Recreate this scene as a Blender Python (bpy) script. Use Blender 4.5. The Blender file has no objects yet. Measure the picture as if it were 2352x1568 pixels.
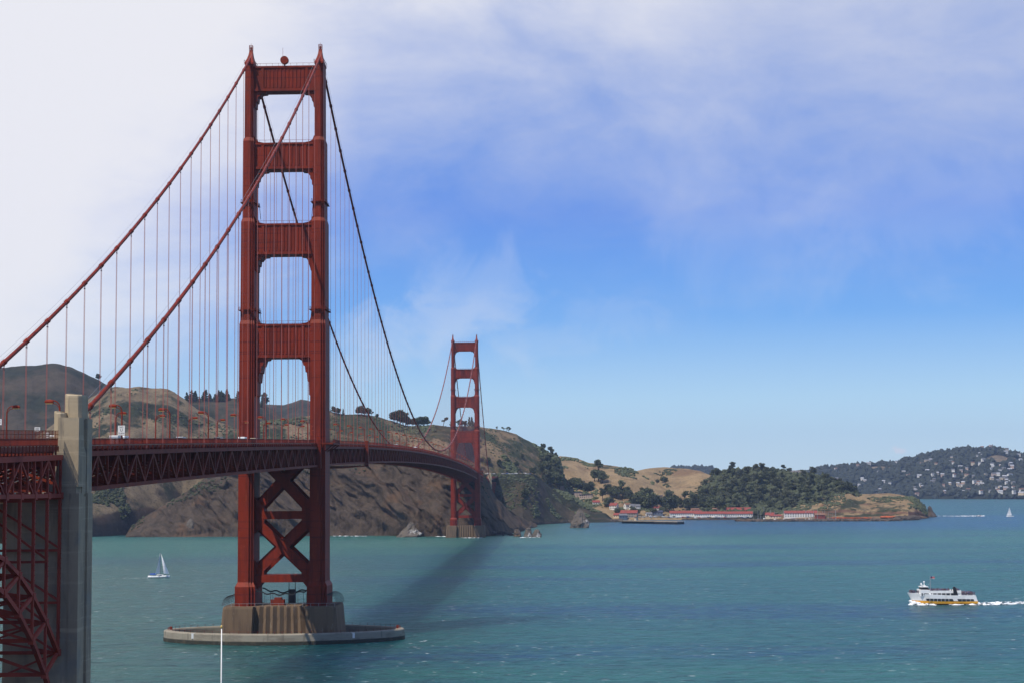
import bpy, math, random
import numpy as np
from mathutils import Vector, Matrix, noise as mnoise
R = math.radians
random.seed(7)
scene = bpy.context.scene
col = scene.collection

# ------------------------------------------------------------------ camera
CAM = np.array([105.266, -647.608, 57.872])
YAW, PITCH, ROLL, FPX = -0.0263239, 0.0854943, -0.0085384, 3859.8   # focal length in pixels of a 2352 px wide picture
_fw = np.array([math.sin(YAW)*math.cos(PITCH), math.cos(YAW)*math.cos(PITCH), math.sin(PITCH)])
_rt = np.array([math.cos(YAW), -math.sin(YAW), 0.0])
_up = np.cross(_rt, _fw)
_r2 = _rt*math.cos(ROLL) + _up*math.sin(ROLL)
_u2 = -_rt*math.sin(ROLL) + _up*math.cos(ROLL)
cd = bpy.data.cameras.new('camera'); cam = bpy.data.objects.new('camera', cd); col.objects.link(cam)
cd.sensor_width = 36; cd.lens = FPX/2352*36; cd.clip_start = 1; cd.clip_end = 60000
cam.matrix_world = Matrix(((_r2[0], _u2[0], -_fw[0], CAM[0]), (_r2[1], _u2[1], -_fw[1], CAM[1]), (_r2[2], _u2[2], -_fw[2], CAM[2]), (0, 0, 0, 1)))
scene.camera = cam

def ray(x, y):
    return _fw + _r2*(x-1176)/FPX - _u2*(y-784)/FPX
def at_dist(x, y, dist):
    d = ray(x, y); return CAM + d*(dist/math.hypot(d[0], d[1]))
def on_plane(x, y, axis, val):
    d = ray(x, y); return CAM + d*((val-CAM[axis])/d[axis])
def pix(P):
    d = np.asarray(P, float)-CAM; z = d@_fw
    return 1176+FPX*(d@_r2)/z, 784-FPX*(d@_u2)/z

# ------------------------------------------------------------------ world, sun, exposure
SUN_EL, SUN_AZ = 58.0, 42.0          # azimuth measured from south towards west
sunv = Vector((-math.sin(R(SUN_AZ))*math.cos(R(SUN_EL)), -math.cos(R(SUN_AZ))*math.cos(R(SUN_EL)), math.sin(R(SUN_EL))))
sl = bpy.data.lights.new('sun', 'SUN'); sl.energy = 4.3; sl.angle = R(0.5); sl.color = (1.0, 0.92, 0.80)
so = bpy.data.objects.new('sun', sl); col.objects.link(so)
so.rotation_euler = sunv.to_track_quat('Z', 'Y').to_euler()
so.location = (0, 0, 800)

world = bpy.data.worlds.new('World'); scene.world = world; world.use_nodes = True
def build_world():
    nt = world.node_tree; nt.nodes.clear(); N = nt.nodes; L = nt.links
    def n(t, **k):
        o = N.new(t)
        for a, b in k.items(): setattr(o, a, b)
        return o
    def m(op, a, b=None, c=None):
        o = n('ShaderNodeMath', operation=op)
        for i, v in enumerate((a, b, c)):
            if v is None: continue
            if isinstance(v, (int, float)): o.inputs[i].default_value = v
            else: L.new(v, o.inputs[i])
        return o.outputs[0]
    def mr(v, a, b, c=0, d=1):
        o = n('ShaderNodeMapRange', interpolation_type='SMOOTHSTEP')
        L.new(v, o.inputs[0])
        for i, q in enumerate((a, b, c, d)): o.inputs[i+1].default_value = q
        return o.outputs[0]
    def mix(f, a, b):
        o = n('ShaderNodeMix', data_type='RGBA')
        if isinstance(f, (int, float)): o.inputs[0].default_value = f
        else: L.new(f, o.inputs[0])
        for i, v in ((6, a), (7, b)):
            if isinstance(v, tuple): o.inputs[i].default_value = (*v, 1)
            else: L.new(v, o.inputs[i])
        return o.outputs[2]
    def noise(v, scale, det=5, rough=.55, dist=0):
        o = n('ShaderNodeTexNoise'); L.new(v, o.inputs['Vector'])
        o.inputs['Scale'].default_value = scale; o.inputs['Detail'].default_value = det
        o.inputs['Roughness'].default_value = rough; o.inputs['Distortion'].default_value = dist
        return o.outputs[0]
    tc = n('ShaderNodeTexCoord').outputs['Generated']
    sep = n('ShaderNodeSeparateXYZ'); L.new(tc, sep.inputs[0]); x, y, z = sep.outputs
    sky = n('ShaderNodeTexSky', sky_type='NISHITA', sun_disc=False)
    sky.sun_elevation = R(SUN_EL); sky.sun_rotation = R(180+SUN_AZ); sky.air_density = 1.0; sky.dust_density = .4; sky.ozone_density = 3
    gr = n('ShaderNodeValToRGB'); L.new(z, gr.inputs[0])
    el = gr.color_ramp.elements
    S = 10.0                                    # colours are for a Background strength of 0.1
    stops = [(0.0, (.66, .85, .97)), (.05, (.47, .74, .99)), (.10, (.17, .44, .95)), (.16, (.10, .28, .86)), (.3, (.08, .24, .72)), (1, (.05, .16, .5))]
    while len(el) < len(stops): el.new(.5)
    for e, (p, c) in zip(el, stops): e.position = p; e.color = (*c, 1)
    sc = n('ShaderNodeVectorMath', operation='SCALE'); L.new(gr.outputs[0], sc.inputs[0]); sc.inputs['Scale'].default_value = S
    clear = mix(.88, sky.outputs[0], sc.outputs[0])
    st = n('ShaderNodeMapping'); L.new(tc, st.inputs[0]); st.inputs['Scale'].default_value = (1, 1, 2.0)
    n1 = noise(st.outputs[0], 5.0, 7, .55, .5); n2 = noise(st.outputs[0], 15, 8, .62, .6); n3_ = noise(st.outputs[0], 38, 8, .65, .8)
    el_ = m('MULTIPLY', z, 57.3); az = m('MULTIPLY_ADD', x, 57.3, 1.5)
    g_ = m('MINIMUM', m('MULTIPLY', m('MAXIMUM', m('SUBTRACT', -5.0, az), 0), 1/4), 4.0)
    f = m('ADD', m('MULTIPLY', m('SUBTRACT', el_, 10.9), 1/4.6), g_)
    for q, w_ in ((n1, 2.7), (n2, 1.0), (n3_, .3)): f = m('ADD', f, m('MULTIPLY', m('SUBTRACT', q, .5), w_))
    cl = mr(f, -1.1, 1.9)
    cl = m('MULTIPLY', cl, mr(z, .62, .34, .25, 1)); cl = m('MULTIPLY', cl, mr(y, -.3, .3, .35, 1))
    wh = m('ADD', m('MULTIPLY_ADD', az, -.035, m('MULTIPLY', g_, .5)), m('ADD', m('MULTIPLY', m('SUBTRACT', el_, 9.5), .10), m('MULTIPLY', m('SUBTRACT', n1, .5), 1.6)))
    ccol = mix(mr(wh, -.3, 1.3), (5.7, 6.2, 7.9), (9.1, 9.0, 9.25))
    out = mix(m('MULTIPLY', cl, .92), clear, ccol)
    # small puffs low in the sky
    for (px, py, rad, flat, amt) in ((1060, 690, .055, 1.7, .17), (985, 745, .055, 2.4, .2), (930, 810, .07, 2.2, .22), (1180, 770, .05, 3.0, .12), (2068, 1033, .0062, 2.4, .8), (1430, 730, .03, 2.2, .10), (1680, 520, .09, 1.6, .12), (2150, 480, .11, 2.2, .14)):
        d = Vector(ray(px, py)).normalized()
        sb = n('ShaderNodeVectorMath', operation='SUBTRACT'); L.new(tc, sb.inputs[0]); sb.inputs[1].default_value = d
        ml = n('ShaderNodeVectorMath', operation='MULTIPLY'); L.new(sb.outputs[0], ml.inputs[0]); ml.inputs[1].default_value = (1, 1, flat)
        ln = n('ShaderNodeVectorMath', operation='LENGTH'); L.new(ml.outputs[0], ln.inputs[0])
        n3 = noise(tc, 1.1/rad, 5, .6, .6)
        r = m('ADD', ln.outputs['Value'], m('MULTIPLY', m('SUBTRACT', n3, .5), rad*3.4))
        out = mix(m('MULTIPLY', mr(r, rad*1.05, rad*.15), amt), out, (7.6, 8.0, 9.0))
    bg = n('ShaderNodeBackground'); bg.inputs[1].default_value = .1; L.new(out, bg.inputs[0])
    wo = n('ShaderNodeOutputWorld'); L.new(bg.outputs[0], wo.inputs[0])
build_world()
vs = scene.view_settings; vs.view_transform = 'Standard'; vs.look = 'None'; vs.gamma = 1; vs.use_curve_mapping = False; vs.exposure = 0.0
try:
    scene.cycles.use_denoising = True
    scene.cycles.max_bounces = 6; scene.cycles.volume_bounces = 0
    scene.cycles.use_adaptive_sampling = True; scene.cycles.adaptive_threshold = .01
except Exception: pass

# ------------------------------------------------------------------ helpers
def link(o, parent=None):
    col.objects.link(o)
    if parent is not None: o.parent = parent
    return o
def tag(o, label=None, cat=None, group=None, kind=None):
    if label: o['label'] = label
    if cat: o['category'] = cat
    if group: o['group'] = group
    if kind: o['kind'] = kind
    return o
def thing(name, label, cat, loc=(0, 0, 0), rotz=0.0, group=None):
    o = bpy.data.objects.new(name, None); link(o); o.location = loc; o.rotation_euler = (0, 0, rotz)
    return tag(o, label, cat, group)
def node(name, parent, loc=(0, 0, 0)):
    o = bpy.data.objects.new(name, None); link(o, parent); o.location = loc; return o
class MB:
    def __init__(s): s.v = []; s.f = []
    def add(s, vs_, fs):
        b = len(s.v); s.v += [tuple(map(float, q)) for q in vs_]; s.f += [tuple(i+b for i in q) for q in fs]; return s
    def box(s, x0, x1, y0, y1, z0, z1):
        return s.add([(x0, y0, z0), (x1, y0, z0), (x1, y1, z0), (x0, y1, z0), (x0, y0, z1), (x1, y0, z1), (x1, y1, z1), (x0, y1, z1)],
                     [(0, 3, 2, 1), (4, 5, 6, 7), (0, 1, 5, 4), (1, 2, 6, 5), (2, 3, 7, 6), (3, 0, 4, 7)])
    def cbox(s, c, d): return s.box(c[0]-d[0]/2, c[0]+d[0]/2, c[1]-d[1]/2, c[1]+d[1]/2, c[2]-d[2]/2, c[2]+d[2]/2)
    def beam(s, p, q, w, h, up=(0, 0, 1)):
        p = Vector(p); q = Vector(q); a = (q-p).normalized(); up = Vector(up)
        if abs(a.dot(up)) > .98: up = Vector((1, 0, 0)) if abs(a.x) < .9 else Vector((0, 1, 0))
        sd = a.cross(up).normalized()*w/2; u = sd.cross(a).normalized()*h/2
        vs_ = [e+i*sd+j*u for e in (p, q) for i, j in ((-1, -1), (1, -1), (1, 1), (-1, 1))]
        return s.add(vs_, [(0, 1, 2, 3), (7, 6, 5, 4), (0, 4, 5, 1), (1, 5, 6, 2), (2, 6, 7, 3), (3, 7, 4, 0)])
    def loft(s, rings, cap=True):
        n_ = len(rings[0]); b = len(s.v); fs = []
        for r in range(len(rings)-1):
            for i in range(n_):
                j = (i+1) % n_; fs.append((r*n_+i, r*n_+j, (r+1)*n_+j, (r+1)*n_+i))
        if cap: fs.append(tuple(range(n_-1, -1, -1))); fs.append(tuple((len(rings)-1)*n_+i for i in range(n_)))
        return s.add([q for r in rings for q in r], fs)
    def tube(s, pts, r, n_=8, cap=True):
        pts = [Vector(p) for p in pts]; rings = []
        for i, p in enumerate(pts):
            a = (pts[min(i+1, len(pts)-1)]-pts[max(i-1, 0)]).normalized()
            up = Vector((0, 0, 1)) if abs(a.z) < .95 else Vector((0, 1, 0))
            sd = a.cross(up).normalized(); u = sd.cross(a)
            rr = r[i] if isinstance(r, (list, tuple)) else r
            rings.append([p+(sd*math.cos(t)+u*math.sin(t))*rr for t in (2*math.pi*k/n_ for k in range(n_))])
        return s.loft(rings, cap)
    def prism_xz(s, poly, y0, y1):
        a = 0.5*sum(poly[i][0]*poly[(i+1) % len(poly)][1]-poly[(i+1) % len(poly)][0]*poly[i][1] for i in range(len(poly)))
        if a < 0: poly = poly[::-1]
        return s.loft([[(x, y1, z) for x, z in poly], [(x, y0, z) for x, z in poly]])
    def prism_yz(s, poly, x0, x1):
        a = 0.5*sum(poly[i][0]*poly[(i+1) % len(poly)][1]-poly[(i+1) % len(poly)][0]*poly[i][1] for i in range(len(poly)))
        if a < 0: poly = poly[::-1]
        return s.loft([[(x0, y, z) for y, z in poly], [(x1, y, z) for y, z in poly]])
    def lathe(s, prof, c=(0, 0), n_=16):
        return s.loft([[(c[0]+r*math.cos(2*math.pi*k/n_), c[1]+r*math.sin(2*math.pi*k/n_), z) for k in range(n_)] for r, z in prof])
    def blob(s, c, r, seed=0, sq=1.0, jag=.35, sub=1):
        base = ICO[sub]; off = Vector((seed*7.13, seed*3.7, seed*1.9))
        vs_ = []
        for q in base[0]:
            k = 1+jag*mnoise.noise(q*1.7+off)*1.6
            vs_.append((c[0]+q.x*r[0]*k, c[1]+q.y*r[1]*k, c[2]+q.z*r[2]*k*sq))
        return s.add(vs_, base[1])
    def mesh(s, name, mats, smooth=False):
        me = bpy.data.meshes.new(name); me.from_pydata(s.v, [], s.f)
        for m_ in (mats if isinstance(mats, (list, tuple)) else [mats]):
            if m_: me.materials.append(m_)
        if smooth: me.polygons.foreach_set('use_smooth', [True]*len(me.polygons))
        me.update(); return me
    def obj(s, name, mat, parent=None, smooth=False, loc=None):
        o = bpy.data.objects.new(name, s.mesh(name, mat, smooth)); link(o, parent)
        if loc is not None: o.location = loc
        return o
def inst(name, mesh, parent=None, loc=(0, 0, 0), rotz=0.0, scale=None):
    o = bpy.data.objects.new(name, mesh); link(o, parent); o.location = loc; o.rotation_euler = (0, 0, rotz)
    if scale is not None: o.scale = scale
    return o
KIDS = {}
def kids_of(o):
    return [c for c in bpy.data.objects if c.parent == o]
def copy_tree(o, kids=None):
    c = o.copy(); col.objects.link(c)
    for ch in (kids if kids is not None else kids_of(o)):
        k = ch.copy(); col.objects.link(k); k.parent = c
        for g in (ch.children if kids is None else KIDS.setdefault(ch.name, list(ch.children))):
            h = g.copy(); col.objects.link(h); h.parent = k
    return c
def ico(sub):
    import bmesh
    bm = bmesh.new(); bmesh.ops.create_icosphere(bm, subdivisions=sub, radius=1)
    r = ([v.co.copy() for v in bm.verts], [tuple(v.index for v in f.verts) for f in bm.faces]); bm.free(); return r
ICO = {1: ico(1), 2: ico(2), 3: ico(3)}

# ------------------------------------------------------------------ materials
def mat(name, base, rough=.6, spec=.4, noises=(), bump=0, bscale=1.0, metal=0, rnd=0.0):
    """noises: (scale vec or number, colour, lo, hi) layers over the base colour, in object space metres"""
    m = bpy.data.materials.new(name); m.use_nodes = True; nt = m.node_tree; N = nt.nodes; L = nt.links
    b = N['Principled BSDF']; b.inputs['Roughness'].default_value = rough; b.inputs['Metallic'].default_value = metal
    b.inputs['Specular IOR Level'].default_value = spec
    tc = N.new('ShaderNodeTexCoord').outputs['Object']
    rgb = N.new('ShaderNodeRGB'); rgb.outputs[0].default_value = (*base, 1); cur = rgb.outputs[0]
    for k, (sc, c, lo, hi) in enumerate(noises):
        mp = N.new('ShaderNodeMapping'); L.new(tc, mp.inputs[0])
        mp.inputs['Scale'].default_value = sc if isinstance(sc, tuple) else (sc, sc, sc); mp.inputs['Location'].default_value = (k*13.1, k*7.7, k*3.3)
        t = N.new('ShaderNodeTexNoise'); L.new(mp.outputs[0], t.inputs['Vector']); t.inputs['Scale'].default_value = 1; t.inputs['Detail'].default_value = 6; t.inputs['Roughness'].default_value = .6
        r = N.new('ShaderNodeMapRange'); r.interpolation_type = 'SMOOTHSTEP'; L.new(t.outputs[0], r.inputs[0]); r.inputs[1].default_value = lo; r.inputs[2].default_value = hi
        x = N.new('ShaderNodeMix'); x.data_type = 'RGBA'; L.new(r.outputs[0], x.inputs[0]); L.new(cur, x.inputs[6]); x.inputs[7].default_value = (*c, 1); cur = x.outputs[2]
    if rnd:
        oi = N.new('ShaderNodeObjectInfo'); h = N.new('ShaderNodeHueSaturation')
        r = N.new('ShaderNodeMapRange'); L.new(oi.outputs['Random'], r.inputs[0]); r.inputs[3].default_value = 1-rnd; r.inputs[4].default_value = 1+rnd
        L.new(r.outputs[0], h.inputs['Value']); L.new(cur, h.inputs['Color']); cur = h.outputs[0]
    L.new(cur, b.inputs['Base Color'])
    if bump:
        t = N.new('ShaderNodeTexNoise'); L.new(tc, t.inputs['Vector']); t.inputs['Scale'].default_value = bscale; t.inputs['Detail'].default_value = 6
        bp = N.new('ShaderNodeBump'); bp.inputs['Strength'].default_value = 1; bp.inputs['Distance'].default_value = bump; L.new(t.outputs[0], bp.inputs['Height']); L.new(bp.outputs[0], b.inputs['Normal'])
    return m
M = {}
M['red'] = mat('orange_red_steel_paint', (.23, .0235, .006), .6, .2, [((.35, .35, .05), (.125, .015, .006), .40, .72), ((1.1, 1.1, .12), (.31, .050, .014), .56, .8), ((.08, .08, .08), (.16, .021, .008), .5, .7), ((2.2, 2.2, .10), (.085, .014, .011), .60, .76), ((.04, .04, 1.3), (.13, .015, .009), .56, .66), ((.7, .7, .7), (.27, .05, .022), .64, .74)], .01, 3)
M['redtruss'] = mat('weathered_red_truss_paint', (.19, .027, .010), .65, .2, [((.2, .2, .2), (.115, .017, .008), .45, .7), ((1.5, 1.5, .6), (.24, .05, .035), .68, .85)])
M['redarch'] = mat('lightened_red_arch_paint', (.33, .055, .03), .65, .2, [((.2, .2, .2), (.20, .03, .018), .45, .7), ((1.5, 1.5, .6), (.40, .10, .07), .66, .85)])  # bridge red lightened to make up for the dim light under the deck
M['redrope'] = mat('red_wire_rope', (.36, .10, .075), .5, .4)
M['concrete'] = mat('aged_board_marked_concrete', (.40, .325, .215), .9, .2, [((.25, .25, .06), (.23, .19, .135), .4, .75), ((.05, .05, 1.3), (.46, .375, .25), .52, .7), ((.9, .9, .12), (.22, .185, .135), .56, .75), ((.15, .15, .15), (.27, .245, .19), .5, .7)], .03, 1.5)
M['stain'] = mat('rust_stained_pier_concrete', (.175, .120, .075), .9, .2, [((.5, .5, .04), (.115, .08, .055), .42, .7), ((.2, .2, .06), (.23, .11, .075), .62, .85), ((1, 1, .3), (.27, .24, .19), .6, .8)], .04, 1.2)
M['asphalt'] = mat('grey_asphalt', (.055, .055, .055), .9, .2, [(.3, (.04, .04, .04), .4, .7)])
M['white'] = mat('white_paint', (.86, .86, .83), .4, .4, [((.3, .3, .1), (.66, .65, .6), .5, .8)])
M['signwhite'] = mat('white_sign_paint', (.75, .75, .72), .5, .3)
M['black'] = mat('black_paint', (.02, .02, .022), .5, .4)
M['glass'] = mat('dark_window_glass', (.025, .03, .035), .15, .6)
M['yellow'] = mat('golden_yellow_paint', (.86, .42, .035), .4, .4, [((.3, .3, .3), (.6, .25, .03), .5, .8)])
M['boot'] = mat('dark_red_antifouling', (.075, .018, .016), .6, .3)
M['grey'] = mat('grey_galvanised_metal', (.3, .31, .32), .5, .4)
M['lampglass'] = mat('amber_lamp_glass', (.6, .42, .12), .3, .5)
M['blue'] = mat('blue_canvas', (.03, .08, .35), .8, .2)
M['sail'] = mat('white_sailcloth', (.85, .85, .82), .8, .2, [((.4, .4, .8), (.62, .62, .6), .5, .7)])
M['foam'] = mat('white_sea_foam', (.8, .82, .82), .9, .2, [((.5, .5, .5), (.55, .64, .66), .5, .75)])
M['net'] = mat('dark_safety_netting', (.05, .05, .05), .9, .1)
M['skin'] = mat('mixed_summer_clothing', (.055, .045, .05), .9, .1, [(1.6, (.22, .05, .05), .56, .6), (2.3, (.06, .08, .3), .54, .58), (2.9, (.5, .5, .48), .58, .6), (3.3, (.35, .22, .16), .6, .63)])

def hill_mat(name, grass, scrub, soil, rock, scrub_lo, scrub_hi, slope=(.72, .55), sc=1.0, zshift=0, bump=3.0):
    m = bpy.data.materials.new(name); m.use_nodes = True; nt = m.node_tree; N = nt.nodes; L = nt.links
    b = N['Principled BSDF']; b.inputs['Roughness'].default_value = .95; b.inputs['Specular IOR Level'].default_value = .1
    g = N.new('ShaderNodeNewGeometry')
    def noise(scale, det=7, rough=.6, off=0.0, dist=0.0):
        mp = N.new('ShaderNodeMapping'); L.new(g.outputs['Position'], mp.inputs[0])
        s_ = scale if isinstance(scale, tuple) else (scale,)*3
        mp.inputs['Scale'].default_value = s_; mp.inputs['Location'].default_value = (off, off*.7, off*.3)
        t = N.new('ShaderNodeTexNoise'); L.new(mp.outputs[0], t.inputs['Vector']); t.inputs['Scale'].default_value = 1
        t.inputs['Detail'].default_value = det; t.inputs['Roughness'].default_value = rough; t.inputs['Distortion'].default_value = dist; return t.outputs[0]
    def mr(v, lo, hi):
        r = N.new('ShaderNodeMapRange'); r.interpolation_type = 'SMOOTHSTEP'; L.new(v, r.inputs[0]); r.inputs[1].default_value = lo; r.inputs[2].default_value = hi; return r.outputs[0]
    def mix(f, a, c):
        x = N.new('ShaderNodeMix'); x.data_type = 'RGBA'; L.new(f, x.inputs[0])
        for i, v in ((6, a), (7, c)):
            if isinstance(v, tuple): x.inputs[i].default_value = (*v, 1)
            else: L.new(v, x.inputs[i])
        return x.outputs[2]
    gr = mix(mr(noise(.03*sc, 6, .65, 3), .38, .68), grass, tuple(q*.68 for q in grass))
    gr = mix(mr(noise(.012*sc, 5, .6, 9), .52, .66), gr, soil)
    sb = mix(mr(noise(.06*sc, 6, .65, 21), .4, .65), scrub, tuple(q*.6 for q in scrub))
    ad = N.new('ShaderNodeMath'); ad.operation = 'MULTIPLY_ADD'; L.new(noise(.05*sc, 7, .7, 31), ad.inputs[0]); ad.inputs[1].default_value = .45; L.new(noise(.0085*sc, 5, .55, 41, .8), ad.inputs[2])
    cur = mix(mr(ad.outputs[0], scrub_lo+.22, scrub_hi+.22), gr, sb)
    rk = mix(mr(noise((.05*sc, .05*sc, .02*sc), 8, .7, 51), .38, .68), rock, tuple(q*.5 for q in rock))
    rk = mix(mr(noise(.014*sc, 6, .6, 61), .52, .68), rk, (rock[0]*1.35, rock[1]*1.12, rock[2]*.95))
    rk = mix(mr(noise(.18*sc, 5, .6, 71), .6, .75), rk, tuple(q*1.7 for q in rock))
    fine = noise((.35*sc, .35*sc, .35*sc), 6, .7, 111)
    cur = mix(mr(fine, .50, .72), cur, sb)
    sp = N.new('ShaderNodeSeparateXYZ'); L.new(g.outputs['Normal'], sp.inputs[0])
    a2 = N.new('ShaderNodeMath'); a2.operation = 'MULTIPLY_ADD'; L.new(noise(.03*sc, 5, .6, 81), a2.inputs[0]); a2.inputs[1].default_value = .35; L.new(sp.outputs[2], a2.inputs[2])
    cur = mix(mr(a2.outputs[0], slope[0]+.17, slope[1]+.17), cur, rk)
    L.new(cur, b.inputs['Base Color'])
    bp = N.new('ShaderNodeBump'); bp.inputs['Strength'].default_value = 1; bp.inputs['Distance'].default_value = bump*1.6
    L.new(noise(.10*sc, 9, .78, 91), bp.inputs['Height']); L.new(bp.outputs[0], b.inputs['Normal'])
    return m
TAN = (.36, .255, .14); DRY = (.24, .182, .112); SCRUB = (.040, .046, .028); SOIL = (.12, .08, .05); ROCK = (.125, .094, .068)
M['hill_far'] = hill_mat('shadow_deepened_heath_hillside', (.095, .076, .056), (.038, .043, .031), (.075, .058, .044), ROCK, .38, .62, (.5, .3))  # dark heath tone, deepened to stand in for cloud shadow on the hills
M['hill_brown'] = hill_mat('dry_brown_hillside', DRY, SCRUB, (.085, .065, .045), (.075, .06, .048), .50, .64, (.62, .45))
M['hill_green'] = hill_mat('grass_and_scrub_hillside', (.27, .192, .113), (.060, .070, .038), (.16, .112, .07), (.12, .093, .07), .45, .58, (.55, .35))
M['hill_scrub'] = hill_mat('dark_scrub_hillside', (.10, .078, .050), (.036, .041, .026), (.07, .054, .038), (.075, .06, .05), .36, .58, (.6, .4))
M['hill_tan'] = hill_mat('golden_grass_hillside', TAN, (.06, .066, .036), (.22, .14, .08), (.17, .12, .085), .60, .70, (.62, .42))
M['cliff'] = hill_mat('brown_rock_cliff', (.125, .095, .064), (.052, .055, .035), (.105, .076, .052), ROCK, .40, .62, (1.25, .85), 1.6, bump=4)
M['point'] = hill_mat('golden_headland', TAN, (.062, .066, .036), (.20, .11, .065), (.19, .11, .075), .55, .64, (.84, .66), 1.3)
M['wood'] = hill_mat('wooded_hillside', (.055, .055, .035), (.030, .034, .022), (.05, .045, .03), (.15, .11, .08), .2, .5, (.3, .1))
M['rock'] = hill_mat('dark_sea_rock', (.12, .10, .08), (.10, .08, .06), (.12, .09, .07), (.13, .105, .085), .4, .7, (1.2, .7), 5.0, bump=1)
M['guano'] = mat('guano_whitened_rock', (.13, .11, .09), .9, .1, [((.09, .09, .05), (.42, .41, .39), .57, .65), ((.4, .4, .2), (.06, .055, .05), .55, .7)], .8, .4)
M['sand'] = mat('pale_sand_and_gravel', (.33, .26, .18), .95, .1, [(.08, (.22, .17, .12), .4, .7)])
M['orange'] = mat('orange_iceplant_ground', (.45, .115, .045), .95, .1, [(.15, (.27, .11, .06), .45, .7)])

def leaf_mat(name, c, var=.25):
    m = mat(name, c, .85, .15, [(.33, tuple(q*.68 for q in c), .42, .62), (.9, (c[0]*1.5, c[1]*1.42, c[2]*1.25), .56, .75)], rnd=var)
    return m
M['leaf_dark'] = leaf_mat('dark_evergreen_leaves', (.080, .092, .048))
M['leaf_euc'] = leaf_mat('grey_green_leaves', (.130, .138, .080))
M['leaf_mid'] = leaf_mat('mid_green_leaves', (.108, .124, .062))
M['leaf_far'] = leaf_mat('far_dark_leaves', (.040, .047, .034), .3)
M['bark'] = mat('grey_brown_bark', (.11, .08, .055), .95, .1, [((2, 2, .4), (.06, .045, .03), .4, .7)])

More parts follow.
